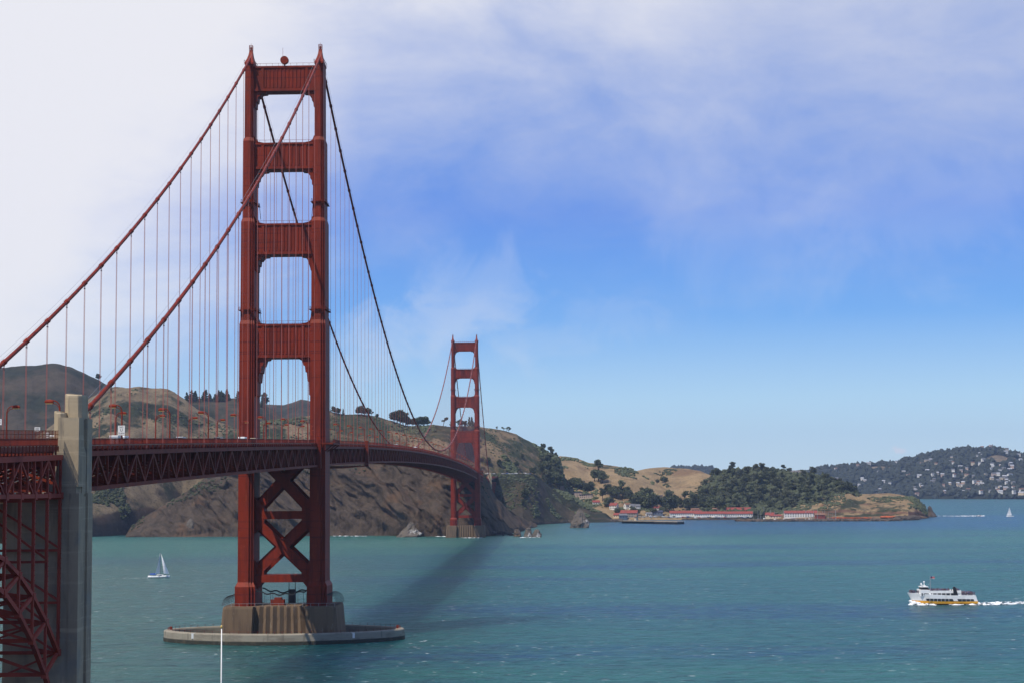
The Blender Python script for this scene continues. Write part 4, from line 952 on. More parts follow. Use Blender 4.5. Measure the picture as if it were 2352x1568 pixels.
# ------------------------------------------------------------------ rocks
def rock(name, label, pts, cat='rock', material=None, sub=3, group=None):
    b = MB(); c0 = pts[0][0]
    for i, (c, r, seed, jag) in enumerate(pts): b.blob((c[0]-c0[0], c[1]-c0[1], c[2]), r, seed, 1, jag, sub)
    o = b.obj(name, material or M['rock']); o.location = (c0[0], c0[1], 0); return tag(o, label, cat, group)
def spire(name, label, px, py, wid, hgt, material, lean=0.0, seed=0, prof=((0, 1), (.25, .93), (.5, .72), (.75, .42), (.92, .2), (1, .05)), group=None):
    """wid, hgt in picture pixels; a rock lofted ring by ring with rugged sides"""
    c = on_plane(px, py, 2, 0); d = math.hypot(c[0]-CAM[0], c[1]-CAM[1]); w_, h = wid/FPX*d, hgt/FPX*d
    b = MB(); n_ = 28; rings = []
    hs = np.linspace(-.08, 1, 16); pa, pb = zip(*prof)
    for z in hs:
        k = float(np.interp(max(z, 0), pa, pb))*w_/2; ring = []
        for i in range(n_):
            t = 2*math.pi*i/n_; q = Vector((math.cos(t), math.sin(t), z*2.2)); f = 1+.27*mnoise.fractal(q*1.5+Vector((seed, seed*2, 0)), 1, 2, 4)
            ring.append((lean*w_*max(z, 0)+k*f*math.cos(t), k*f*.9*math.sin(t), z*h*(1+.08*mnoise.noise(q*2+Vector((seed+5, 0, 0))))))
        rings.append(ring)
    o = b.loft(rings).obj(name, material); o.location = c; return tag(o, label, 'rock', group)
spire('sea_rock', 'tall pointed dark rock standing in the water before the village', 1333, 1211, 46, 42, M['guano'], -.02, 3, ((0, 1), (.2, .92), (.45, .72), (.65, .55), (.82, .36), (.95, .16), (1, .04)))
spire('sea_rock', 'brown rounded rock at the left of the rock group right of the far tower', 1189, 1231, 18, 17, M['rock'], -.1, 8, ((0, 1), (.5, .85), (.85, .6), (1, .2)))
spire('sea_rock', 'squared grey rock in the middle of the rock group right of the far tower', 1213, 1231.5, 22, 20, M['guano'], .02, 12, ((0, 1), (.4, .75), (.75, .62), (.95, .5), (1, .2)))
spire('sea_rock', 'pale stained rock at the right end of the rock group by the far tower', 1233, 1232, 22, 17, M['guano'], 0, 17, ((0, 1), (.4, .85), (.8, .62), (1, .25)))
spire('sea_rock', 'small dark rock stack off the tip of the headland', 2141, 1186, 22, 24, M['rock'], -.25, 21, ((0, 1), (.2, .75), (.5, .5), (.8, .4), (.95, .25), (1, .05)))
spire('sea_rock', 'white guano stained rock at the foot of the left cliff', 438, 1231, 30, 40, M['guano'], .0, 27, ((0, 1), (.3, .95), (.6, .75), (.85, .5), (1, .1)))
spire('sea_rock', 'dark rock foot of the cliff left of the far tower', 940, 1232, 55, 34, M['guano'], .1, 31, ((0, 1), (.3, .75), (.6, .45), (.85, .25), (1, .05)))
b = MB(); random.seed(3)
c0 = on_plane(1148, 1229, 2, 0)
for k in range(90):
    u = random.uniform(-1, 1); b.blob((u*17, random.uniform(-4, 9), max(.2, 5.2*(1-u*u)*random.uniform(.3, 1))), (random.uniform(.7, 2.0),)*3, k, .8, .4, 1)
o = b.obj('rubble_mound', M['rock']); o.location = c0; tag(o, 'low mound of broken rock between far tower and cliff', 'rock mound', kind='stuff')

# ------------------------------------------------------------------ shrubs on the hills (nobody could count them)
def shrubs(name, key, n_, x0, x1, t0, t1, rr, material, thr=-.05, ns=90, label=None):
    b = MB()
    for k in range(n_*4):
        p = rnd_on(key, x0, x1, t0, t1)
        if fract(p[0], p[1], ns, 4, 5.5) < thr: continue
        r = random.uniform(*rr); b.blob((p[0], p[1], p[2]+r*.25), (r*random.uniform(.8, 1.5), r*random.uniform(.8, 1.5), r*random.uniform(.55, .9)), k, 1, .45, 1)
        n_ -= 1
        if n_ <= 0: break
    return tag(b.obj(name, material), label, kind='stuff')
random.seed(11)
shrubs('hillside_scrub', 'E', 2600, 1120, 1300, .25, .98, (1.2, 3.0), M['leaf_mid'], .06, 130, 'green scrub on the slope above the far tower')
shrubs('hillside_scrub', 'E', 700, 600, 1000, .5, .98, (1.5, 3.2), M['leaf_dark'], .18, 100)
shrubs('hillside_scrub', 'V', 1500, 1225, 1412, .12, .95, (1.0, 2.6), M['leaf_dark'], -.05, 80)
shrubs('hillside_scrub', 'V', 500, 1110, 1235, .1, .93, (.9, 2.4), M['leaf_dark'], -.1, 60)
shrubs('hillside_scrub', 'T1', 190, 1412, 1462, .78, .99, (1.5, 3.4), M['leaf_dark'], -.1, 60)
shrubs('hillside_scrub', 'E', 1100, 600, 1200, .35, .98, (.7, 1.7), M['leaf_dark'], .10, 60)
shrubs('hillside_scrub', 'B', 900, 180, 620, .4, .98, (.8, 2.0), M['leaf_dark'], .10, 70)
shrubs('hillside_scrub', 'T1', 900, 1290, 1500, .2, .97, (1.3, 3.0), M['leaf_mid'], .10, 75)
shrubs('hillside_scrub', 'T2', 900, 1440, 1660, .25, .95, (1.2, 2.8), M['leaf_dark'], .12, 60)
shrubs('headland_scrub', 'P', 1100, 1820, 2128, .2, .97, (.9, 2.3), M['leaf_dark'], .10, 60)
shrubs('headland_scrub', 'P', 260, 2085, 2128, .3, .97, (1.5, 3.0), M['leaf_dark'], -.3, 60)
shrubs('hillside_scrub', 'B', 900, 200, 330, .02, .4, (1.0, 2.6), M['leaf_dark'], .02, 120)
shrubs('hillside_scrub', 'F', 500, 300, 1120, .55, .97, (.8, 2.0), M['leaf_dark'], .08, 70)
# woods that read as one mass
random.seed(21)
def wood(name, key, n_, x0, x1, t0, t1, rr, hh, material, label, thr=-9, pick=None):
    b = MB()
    for k in range(n_*3):
        p = rnd_on(key, x0, x1, t0, t1)
        if fract(p[0], p[1], 300, 3, 1.5) < thr: continue
        if pick and not pick(*pix(p)): continue
        r = random.uniform(*rr); h = random.uniform(*hh)
        b.blob((p[0], p[1], p[2]+h*.42), (r, r, h*.6), k, 1, .5, 2 if k % 3 == 0 else 1)
        n_ -= 1
        if n_ <= 0: break
    return tag(b.obj(name, material), label, kind='stuff')
CLEAR = [(2290, 1056, 27, 9), (2020, 1077, 32, 4.5)]        # open grass on the far hill
not_clear = lambda x, y: all(((x-a)/c)**2+((y-b_)/d)**2 > 1 for a, b_, c, d in CLEAR)
wood('far_woodland', 'H', 3000, 1850, 2600, .0, 1.0, (7, 15), (10, 24), M['leaf_far'], 'dark wood covering the hill across the far bay', -9, not_clear)
wood('grove_undergrowth', 'G', 700, 1610, 1975, .14, .98, (4, 8), (6, 11), M['leaf_dark'], 'undergrowth of the wooded hill behind the barracks')
wood('ridge_woodland', 'J', 260, 1545, 1640, .7, 1.0, (9, 17), (14, 30), M['leaf_far'], 'dark wood on the distant ridge')
for (x, y, rx, ry) in CLEAR:
    b = MB(); n_ = 18; pts = [place('H', x, y)]+[place('H', x+rx*.95*math.cos(t)*(1+.2*mnoise.noise((math.cos(t)*2, math.sin(t)*2, x))), y+ry*.95*math.sin(t)) for t in (2*math.pi*k/n_ for k in range(n_))]
    b.v = [(p[0], p[1], p[2]+5.0) for p in pts]; b.f = [(0, 1+(k+1) % n_, 1+k) for k in range(n_)]
    tag(b.obj('grass_clearing', M['hill_brown']), kind='structure')

# ------------------------------------------------------------------ trees
def tree_meshes(kind, seed):
    rnd = random.Random(seed); t = MB(); c = MB()
    def leaves(p, r, n_, sz, flat=1.0):
        for _ in range(n_):
            d = Vector((rnd.gauss(0, 1), rnd.gauss(0, 1), rnd.gauss(0, 1)*flat)).normalized()*r*rnd.uniform(.55, 1.08)
            d.z *= flat; q = Vector(p)+d; a = Vector((rnd.gauss(0, 1), rnd.gauss(0, 1), rnd.gauss(0, 1))).normalized(); s_ = sz*rnd.uniform(.6, 1.3)
            e = a.orthogonal().normalized()*s_; f = a.cross(e).normalized()*s_*rnd.uniform(.6, 1)
            c.add([q-e-f*.4, q+e*.3-f, q+e+f*.4, q-e*.3+f], [(0, 1, 2, 3)])
    if kind == 'round':
        H = 15.0; t.tube([(0, 0, -1.5), (0, 0, 0), (.3, .1, 4), (.1, .3, 8.5), (0, 0, 12)], [.75, .6, .45, .3, .1], 7)
        for k in range(13):
            a = rnd.uniform(0, 6.28); rr = rnd.uniform(1.2, 4.8); z = rnd.uniform(4.8, 13); rr *= 1.15-abs(z-8)/10; p = (rr*math.cos(a), rr*math.sin(a), z)
            t.tube([(0, 0, z*.55), (p[0]*.6, p[1]*.6, z*.85), p], [.25, .16, .05], 5); leaves(p, rnd.uniform(2.1, 3.3), 75, .75, .8)
        leaves((0, 0, 8.5), 4.4, 130, .85, .9)
    elif kind == 'tall':
        H = 22.0; t.tube([(0, 0, -1.5), (0, 0, 0), (.2, .2, 8), (.5, 0, 15), (.3, .2, 20)], [.8, .65, .5, .3, .08], 7)
        for k in range(14):
            a = rnd.uniform(0, 6.28); z = rnd.uniform(7, 21); rr = rnd.uniform(.8, 4.0)*(1.25-abs(z-13)/14); p = (rr*math.cos(a), rr*math.sin(a), z)
            t.tube([(0, 0, z*.7), (p[0]*.7, p[1]*.7, z*.92), p], [.24, .15, .05], 5); leaves(p, rnd.uniform(1.9, 3.1), 72, .75, .85)
    elif kind == 'conifer':
        H = 17.0; t.tube([(0, 0, -1.5), (0, 0, 0), (.1, 0, 8), (0, 0, 16.4)], [.55, .45, .28, .05], 7)
        for k in range(15):
            z = 2.5+k*.95; rr = (3.9*(1-z/18.5))*rnd.uniform(.7, 1.15)
            for q in range(3):
                a = rnd.uniform(0, 6.28); p = (rr*.75*math.cos(a), rr*.75*math.sin(a), z); leaves(p, max(.5, rr*.55), 13, .75, .55)
            t.tube([(0, 0, z), (rr*math.cos(a), rr*math.sin(a), z-.3)], [.1, .03], 4)
        leaves((0, 0, 16.5), .5, 8, .5, 1.5)
    else:                                      # windswept, flat topped
        H = 10.0; t.tube([(0, 0, -1.2), (0, 0, 0), (.6, .1, 3), (1.3, 0, 6), (1.9, 0, 8)], [.5, .42, .33, .22, .06], 7)
        for k in range(10):
            a = rnd.uniform(0, 6.28); rr = rnd.uniform(.5, 4.2); p = (1.8+rr*math.cos(a)*1.2, rr*math.sin(a), rnd.uniform(6, 9.6)); t.tube([(.9, 0, 4.5), (p[0]*.6, p[1]*.6, 6.5), p], [.2, .13, .04], 5); leaves(p, rnd.uniform(1.0, 1.9), 26, .7, .5)
    return t.mesh('trunk', M['bark']), c
TM = {}
for kind, mk, nvar in (('round', 'leaf_mid', 3), ('tall', 'leaf_euc', 3), ('conifer', 'leaf_dark', 2), ('windswept', 'leaf_dark', 2)):
    TM[kind] = []
    for v in range(nvar):
        t, c = tree_meshes(kind, v*17+len(kind)); TM[kind].append((t, {k: c.mesh('crown', M[k]) for k in ('leaf_mid', 'leaf_euc', 'leaf_dark')}))
def tree(kind, p, k, label, group, leaf=None, name=None, wide=1.0):
    t, c = random.choice(TM[kind]); o = thing(name or {'round': 'broadleaf_tree', 'tall': 'eucalyptus_tree', 'conifer': 'conifer_tree', 'windswept': 'windswept_tree'}[kind], label, 'tree', (p[0], p[1], p[2]), random.uniform(0, 6.28), group)
    o.scale = (k*wide, k*wide, k)
    inst('trunk', t, o); inst('crown', c[leaf or {'round': 'leaf_mid', 'tall': 'leaf_euc', 'conifer': 'leaf_dark', 'windswept': 'leaf_dark'}[kind]], o)
random.seed(5)
# crest of the front hill
for (x, y, k, kd) in [(768, 947, .9, 'round'), (778, 949, .8, 'round'), (788, 951, .7, 'conifer'), (823, 951, 1.0, 'round'), (830, 951, 1.15, 'round'), (837, 951, .9, 'round'), (845, 952, 1.0, 'round'), (852, 953, .8, 'windswept'), (866, 957, .5, 'round')]:
    tree(kd, place('E', x, y+2), k*.85, 'dark tree on the hill crest right of the near tower', 'trees on the front hill crest', 'leaf_dark')
for (x, y, k) in [(905, 967, 1.35), (912, 968, 1.7), (919, 970, 1.8), (926, 972, 1.75), (932, 974, 1.4), (937, 976, 1.1)]:
    tree('round', place('E', x, y+3), k*.8, 'big dark round tree in the clump on the hill crest between the towers', 'clump of big trees on the hill crest', 'leaf_dark', wide=1.1)
for (x, y, k) in [(948, 977, .8), (954, 977, .9), (960, 977, 1.05), (967, 977, 1.05), (974, 977, 1.1), (981, 976, .85)]:
    tree('round', place('E', x, y+2), k, 'dark tree in the low row on the hill crest left of the far tower', 'row of trees on the hill crest', 'leaf_dark')
tree('windswept', place('E', 1018, 978), 1.35, 'lone leaning windswept tree on the crest left of the far tower', None)
for (x, y, k, kd) in [(1038, 979, 1.2, 'conifer'), (1056, 979, 1.1, 'round'), (1062, 979, 1.3, 'windswept'), (1068, 979, .9, 'round'), (1078, 979, 1.25, 'conifer'), (1084, 979, 1.25, 'conifer'), (1091, 979, .7, 'round')]:
    tree(kd, place('E', x, y+1), k*.8, 'dark tree on the hill crest seen through the far tower', 'trees seen through the far tower', 'leaf_dark')
for (x, y, k) in [(1142, 987, .7), (1158, 989, .8), (1163, 990, .9), (1168, 992, .8)]:
    tree('windswept', place('E', x, y+1), k, 'small sparse tree on the skyline right of the far tower', 'sparse trees on the skyline')
for (x, y, k) in [(1246, 1029, .7), (1249, 1031, .8), (1268, 1042, .5), (1276, 1045, .5)]:
    tree('round', place('E', x, y+2), k, 'small round bush like tree on the descending crest', 'round trees on the descending crest', 'leaf_dark')
# gully grove
for k in range(34):
    y = random.uniform(1052, 1122); x = 1262+random.uniform(-22, 18)+(y-1052)*.08
    tree('tall', place('E', x, y), random.uniform(.8, 1.15), 'tall grey green eucalyptus in the gully grove on the hill flank', 'eucalyptus grove in the gully', random.choice(['leaf_euc', 'leaf_mid']), wide=1.25)
for (x, y, k) in [(1120, 1068, .9), (1147, 1070, .8), (1185, 1072, .7), (1165, 1060, .5), (1200, 1052, .6)]:
    tree('round', place('E', x, y), k, 'single round tree on the slope above the parked cars', 'single trees above the parked cars', 'leaf_dark')
for (x, y, k) in [(1204, 1143, 1.0), (1206, 1144, .8), (1120, 1144, .8), (1226, 1090, .9), (1220, 1088, .7), (1202, 1160, .7)]:
    tree('round', place('V', x, y), k, 'dark round tree on the scrub slope right of the far tower', 'round trees on the scrub slope', 'leaf_dark')
# dark conifers on the ridge behind the near tower
for k in range(42):
    x = random.uniform(424, 606); key = 'C'; y = np.interp(x, [424, 440, 470, 520, 560, 606], [918, 918, 917, 914, 918, 928])
    tree('conifer', place(key, x, y+random.uniform(0, 8)), random.uniform(.65, 1.2), 'dark conifer in the belt on the ridge left of the near tower', 'belt of conifers on the ridge', wide=1.5)
for (x, y, k) in [(604, 926, 1.3), (609, 928, 1.6), (613, 931, 1.2)]:
    tree('tall', place('C', min(x, 620), y), k*.7, 'tree at the ridge end seen inside the near tower', 'trees inside the near tower opening', 'leaf_dark')
tree('round', place('A', 226, 872), .8, 'single dark tree on the shoulder of the big left hill', None, 'leaf_dark')

def ground(x, y, keys=('T1', 'T2', 'G', 'P', 'V')):
    best = None
    for k in keys:
        xs, P, PY = LAY[k]
        if not xs[0] <= x <= xs[-1]: continue
        p = place(k, x, y); px, py = pix(p)
        if abs(py-y) > 4: continue
        d = math.hypot(p[0]-CAM[0], p[1]-CAM[1])
        if best is None or d < best[0]: best = (d, p)
    return best[1] if best else at_dist(x, y, 2850)
# village trees
vt = [(1312, 1117, 1.2), (1325, 1121, 1.4), (1335, 1122, 1.1), (1355, 1126, 1.2), (1365, 1104, 1.5), (1374, 1106, 1.9), (1383, 1108, 1.6), (1345, 1127, 1.1),
      (1395, 1134, 1.3), (1405, 1142, 1.4), (1415, 1144, 1.6), (1428, 1146, 1.6), (1440, 1144, 1.5), (1448, 1150, 1.4), (1402, 1160, 1.1), (1392, 1163, 1.2), (1383, 1150, 1.1),
      (1459, 1166, 1.6), (1468, 1152, 1.5), (1476, 1162, 1.5), (1488, 1168, 2.1), (1498, 1170, 2.2), (1508, 1166, 1.7), (1478, 1142, 1.3), (1490, 1140, 1.2),
      (1528, 1172, 1.5), (1537, 1172, 1.7), (1545, 1174, 1.6), (1533, 1160, 1.4), (1548, 1158, 1.3), (1560, 1164, 1.2), (1572, 1166, 1.4), (1581, 1170, 1.5), (1592, 1170, 1.3),
      (1522, 1108, .9), (1528, 1109, .8), (1510, 1106, .6), (1452, 1180, 1.0), (1462, 1183, .8), (1416, 1182, .9), (1520, 1180, .9), (1500, 1182, .9), (1605, 1164, 1.6), (1617, 1170, 1.7), (1630, 1172, 1.6), (1642, 1172, 1.7), (1655, 1174, 1.5)]
for (x, y, k) in vt:
    tree(random.choice(['round', 'round', 'tall']), ground(x, y), k*.95, 'broad dark green tree standing among the village houses', 'trees among the village houses', random.choice(['leaf_dark', 'leaf_mid']), wide=1.1, name='village_tree')
tree('windswept', ground(1541, 1184), 1.5, 'dark flat topped cypress in front of the long barracks', None, 'leaf_dark', wide=1.2)
# grove hill
random.seed(9); n_ = 0
while n_ < 215:
    p = rnd_on('G', 1606, 1965, .2, 1.0); x, y = pix(p)
    if y > 1172: continue
    tree(random.choice(['tall', 'round', 'round']), p, random.uniform(.72, .95), 'grey green tree in the dense grove on the hill behind the barracks', 'dense grove on the hill', random.choice(['leaf_euc', 'leaf_mid', 'leaf_dark', 'leaf_euc']), wide=1.35, name='grove_tree'); n_ += 1
for (x, y, k) in [(1940, 1131, 1.15), (1947, 1131, 1.35), (1955, 1132, 1.3), (1962, 1133, 1.0)]:
    tree('round', place('P', x, y), k, 'round dark tree in the clump on the neck of the headland', 'tree clump on the headland neck', 'leaf_dark')

# ------------------------------------------------------------------ village buildings
M['roofred'] = mat('faded_red_shingle_roof', (.28, .066, .050), .8, .2, [((.3, .3, .3), (.19, .06, .05), .4, .7)])
M['wallwhite'] = mat('white_clapboard_wall', (.74, .72, .66), .8, .2, [((.3, .3, .3), (.62, .60, .54), .5, .75)])
M['wallcream'] = mat('cream_stucco_wall', (.66, .54, .38), .8, .2, [((.3, .3, .3), (.55, .45, .32), .5, .75)])
M['wallgrey'] = mat('grey_stone_wall', (.30, .28, .25), .9, .2, [((.6, .6, .6), (.24, .22, .2), .45, .7)])
M['wallblue'] = mat('slate_blue_wall', (.12, .15, .2), .8, .2)
M['wallpink'] = mat('pinkish_beige_wall', (.55, .42, .34), .8, .2)
M['roofgrey'] = mat('grey_roof', (.16, .16, .17), .8, .2)
M['roofdark'] = mat('dark_blue_grey_roof', (.05, .055, .085), .7, .3)
M['roofbrown'] = mat('brown_tile_roof', (.22, .12, .08), .8, .2)
M['roofpale'] = mat('pale_gravel_roof', (.42, .42, .44), .8, .2)
HM = {}
def house(name, label, cat, p, rot, L, D, H, RH, wall, roof, nwin=4, rows=1, group=None, flat=False, chimney=False, gablewin=True):
    key = (L, D, H, RH, wall, roof, nwin, rows, flat)
    o = thing(name, label, cat, (p[0], p[1], p[2]), rot, group)
    if key not in HM:
        w_ = MB()
        if flat: w_.box(-L/2, L/2, -D/2, D/2, -2.5, H)
        else: w_.loft([[(x, y, z) for y, z in ((-D/2, -2.5), (D/2, -2.5), (D/2, H), (0, H+RH-.1), (-D/2, H))] for x in (-L/2, L/2)])
        r = MB()
        if flat: r.box(-L/2-.8, L/2+.8, -D/2-.9, D/2+.9, H+.002, H+.5)
        else:
            e = .6
            for s in (-1, 1): r.loft([[(x, s*(D/2+e), H-.35+dz), (x, 0, H+RH+dz)] [::1] for x, dz in ()]) if False else r.add([(-L/2-e, s*(D/2+e), H-.32), (L/2+e, s*(D/2+e), H-.32), (L/2+e, 0, H+RH+.05), (-L/2-e, 0, H+RH+.05), (-L/2-e, s*(D/2+e), H-.02), (L/2+e, s*(D/2+e), H-.02), (L/2+e, 0, H+RH+.35), (-L/2-e, 0, H+RH+.35)], [(0, 1, 2, 3), (7, 6, 5, 4), (0, 4, 5, 1), (3, 2, 6, 7), (1, 5, 6, 2), (0, 3, 7, 4)])
        HM[key] = (w_.mesh('wall', M[wall]), r.mesh('roof', M[roof]), MB().box(-.65, .65, -.06, .06, -.85, .85).mesh('window', M['glass']))
    wm, rm, gm = HM[key]
    inst('wall', wm, o); rf = inst('roof', rm, o)
    for q in range(rows):
        for k in range(nwin):
            x = -L/2+L*(k+.5)/nwin; inst('window', gm, o, (x, -D/2-.03, H*(q+.52)/rows))
    if gablewin and nwin and not flat:
        for s in (-1, 1): inst('window', gm, o, (s*(L/2+.03), 0, H*.55), math.pi/2)
    if chimney: MB().box(-.6, .6, -.6, .6, H+RH*.4, H+RH+1.8).obj('chimney', M['wallgrey'], rf, loc=(L*.22, 0, 0))
    return o
G = ground
house('gabled_house', 'white gabled two storey house with bright red roof above the lawn', 'house', G(1409, 1168), -.45, 13, 9, 6.2, 4.2, 'wallwhite', 'roofred', 4, 2, chimney=True)
house('stone_building', 'long grey stone building with red roof and cream gable near the wharf', 'building', G(1444, 1187), -.25, 28, 11, 7.2, 4.4, 'wallgrey', 'roofred', 10, 2)
house('cottage', 'small cream cottage with orange roof left of the grey stone building', 'house', G(1417, 1187), -.3, 11, 8, 4, 3, 'wallcream', 'roofred', 3)
house('boat_shed', 'small blue grey shed in front of the stone building', 'shed', G(1430, 1190), .1, 13, 8, 5.5, 2.4, 'wallblue', 'roofgrey', 3)
house('cottage', 'low red roofed cottage half hidden by trees at the village\'s left', 'house', G(1368, 1157), .1, 12, 8, 3.6, 3, 'wallwhite', 'roofred', 3)
house('cottage', 'white gabled cottage without red roof between village trees', 'house', G(1439, 1165), .5, 9, 8, 5, 3.4, 'wallwhite', 'roofbrown', 3)
house('cottage', 'small white cottage peeping out left of the tallest village tree', 'house', G(1451, 1168), .4, 9, 7, 5.2, 3.4, 'wallwhite', 'roofgrey', 3)
house('cottage', 'narrow white house right of the village lawn', 'house', G(1463, 1169), .2, 8, 7, 5.6, 3.2, 'wallwhite', 'roofgrey', 2, 2)
house('tall_house', 'narrow two storey white house with red roof in the middle of the village', 'house', G(1506, 1174), -.2, 11, 8, 6.4, 3, 'wallwhite', 'roofred', 3, 2)
house('dark_building', 'low dark building beside the narrow red roofed house', 'building', G(1508, 1181), .0, 19, 9, 4.6, 2.6, 'wallblue', 'roofdark', 4)
house('cottage', 'small white cottage low by the dark building', 'house', G(1489, 1184), .3, 10, 7, 3.6, 2.4, 'wallwhite', 'roofgrey', 3)
for (x, y, L, rot, lab) in [(1513, 1156, 17, .0, 'boxy beige lodge with dark flat roofs stepped on the slope'), (1511, 1145, 15, .1, 'upper boxy lodge with dark flat roof behind the stepped lodge'), (1461, 1146, 12, 0, 'single boxy lodge with dark flat roof between trees'), (1326, 1137, 15, .1, 'left boxy lodge with dark flat roof on the wooded slope'), (1339, 1143, 14, .05, 'middle boxy lodge with dark flat roof on the wooded slope'), (1352, 1142, 12, 0, 'right boxy lodge with dark flat roof on the wooded slope')]:
    house('boxy_lodge', lab, 'building', G(x, y), rot, L, 10, 6.2, 0, 'wallpink', 'roofdark', 4, 2, 'modern lodges on the slope', flat=True)
house('barracks', 'long white barracks with red roof, left one of the waterfront row', 'building', G(1573, 1184), .0, 52, 13, 4.8, 3.8, 'wallwhite', 'roofred', 15)
house('barracks', 'long white barracks with red roof, middle one of the waterfront row', 'building', G(1627, 1185), -.02, 50, 13, 4.6, 3.4, 'wallwhite', 'roofred', 14)
house('barracks', 'long white barracks with red roof, right one of the waterfront row', 'building', G(1688, 1185), -.04, 54, 13, 4.6, 3.5, 'wallwhite', 'roofred', 15)
house('barracks', 'shorter red roofed barracks standing behind the waterfront row', 'building', G(1694, 1177), -.04, 40, 11, 5, 4, 'wallwhite', 'roofred', 8)
house('porch_house', 'brown roofed house with pale porch in the trees above the barracks', 'house', G(1603, 1174), .1, 24, 9, 4, 1.6, 'wallpink', 'roofbrown', 5)
house('porch_house', 'smaller beige house in the trees right of the porch house', 'house', G(1643, 1175), .1, 12, 8, 5, 2, 'wallpink', 'roofbrown', 3)
house('cottage', 'small cream house with orange red roof right of the barracks row', 'house', G(1766, 1187), -.2, 14, 9, 4.2, 3.4, 'wallcream', 'roofred', 3)
house('low_shed', 'low orange roofed shed beside the cream house by the marina', 'shed', G(1781, 1188), -.05, 18, 8, 3, 2, 'wallcream', 'roofred', 4)
house('cottage', 'white cottage under the grove at the end of the barracks', 'house', G(1733, 1180), .2, 11, 7, 3.2, 2, 'wallwhite', 'roofgrey', 3)
house('marina_building', 'long pale grey building with red roof behind the marina masts', 'building', G(1838, 1186), -.03, 52, 12, 6.2, 3.6, 'wallgrey' if False else 'wallwhite', 'roofred', 13, 2)
house('boat_house', 'dark red boat house right of the marina building', 'shed', G(1882, 1187), .0, 16, 9, 4, 2.5, 'roofred', 'roofbrown', 2)
# cars
random.seed(4)
vl = place('V', 1150, 1090)
cc = ['white', 'white', 'silver', 'white', 'dark', 'tan', 'red', 'white', 'silver', 'blue']
for k in range(20):
    x = 1118+k*5.2+random.uniform(-1.2, 1.2); p = place('V', x, 1088.2); kd = 'van' if k % 4 == 1 else 'car'
    vehicle(kd, cc[k % len(cc)], (p[0], p[1], p[2]+.35), random.uniform(-.15, .15), f'{cc[k % len(cc)]} {kd} parked in the hilltop row right of the far tower', 'vehicles parked on the hilltop', 'parked_van' if kd == 'van' else 'parked_car')
for k in range(30):
    x = 1535+k*6.4+random.uniform(-1.5, 1.5); y = 1188+random.uniform(-.6, 1); p = G(x, y); kd = 'van' if k % 5 == 2 else 'car'; c = random.choice(cc)
    vehicle(kd, c, (p[0], p[1], p[2]+.2), random.uniform(-.3, .3), f'{c} {kd} parked before the long red roofed barracks', 'vehicles parked before the barracks', 'parked_van' if kd == 'van' else 'parked_car')
for k in range(14):
    x = 1468+k*5+random.uniform(-1.5, 1.5); y = 1186.5+random.uniform(-.5, .8); p = G(x, y); kd = 'van' if k % 2 == 1 else 'car'; c = random.choice(['white', 'white', 'silver', 'tan'])
    vehicle(kd, c, (p[0], p[1], p[2]+.2), random.uniform(-.3, .3), f'{c} {kd} parked on the waterfront lot behind the wharf', 'vehicles on the waterfront lot', 'parked_van' if kd == 'van' else 'parked_car')

# ------------------------------------------------------------------ waterfront
def strip(name, pts, h, wd, material, label, cat, jag=1.2, kind=None):
    """rubble bank following picture positions on the waterline"""
    P = [on_plane(x, y, 2, 0) for x, y in pts]; b = MB(); n_ = 150
    cum = [0]
    for i in range(1, len(P)): cum.append(cum[-1]+np.linalg.norm(P[i]-P[i-1]))
    for k in range(n_*4):
        s_ = random.uniform(0, cum[-1]); i = max(1, int(np.searchsorted(cum, s_))); f = (s_-cum[i-1])/(cum[i]-cum[i-1]); p = P[i-1]*(1-f)+P[i]*f
        u = random.uniform(-1, 1); r = random.uniform(.8, 1.9)*jag
        b.blob((p[0]-P[0][0], p[1]-P[0][1]+u*wd+wd*.5, max(.1, h*(1-u*u)*.8)), (r*2.0, r*1.3, r), k, 1, .4, 1)
    rr = [(-wd, -2), (-wd*.4, h*.8), (wd*.4, h*.8), (wd, -2)]
    b.loft([[(p[0]-P[0][0], p[1]-P[0][1]+wd*.5+a, z) for a, z in rr] for p in P][::-1])
    o = b.obj(name, material); o.location = P[0]; return tag(o, label, cat, None, kind)
random.seed(8)
strip('breakwater', [(1693, 1196.3), (1750, 1196.6), (1850, 1196.3), (1950, 1196), (2040, 1195.6), (2066, 1195)], 2.6, 4, M['rock'], 'long low rock breakwater in front of the marina', 'breakwater')
strip('rubble_shore', [(1240, 1203), (1300, 1199.5), (1370, 1198), (1425, 1197)], 2.6, 5, M['rock'], 'rubble bank along the shore behind the pointed rock', 'shore bank', 1.3)
strip('headland_rocks', [(2060, 1194), (2085, 1193.6), (2103, 1193)], 4.5, 7, M['rock'], 'dark rocks at the foot of the headland tip', 'rocks', 2.0)
strip('seawall', [(1480, 1192.4), (1560, 1192.8), (1640, 1193), (1720, 1192.6)], 1.8, 2, M['rock'], 'dark seawall below the barracks', 'seawall', .6)
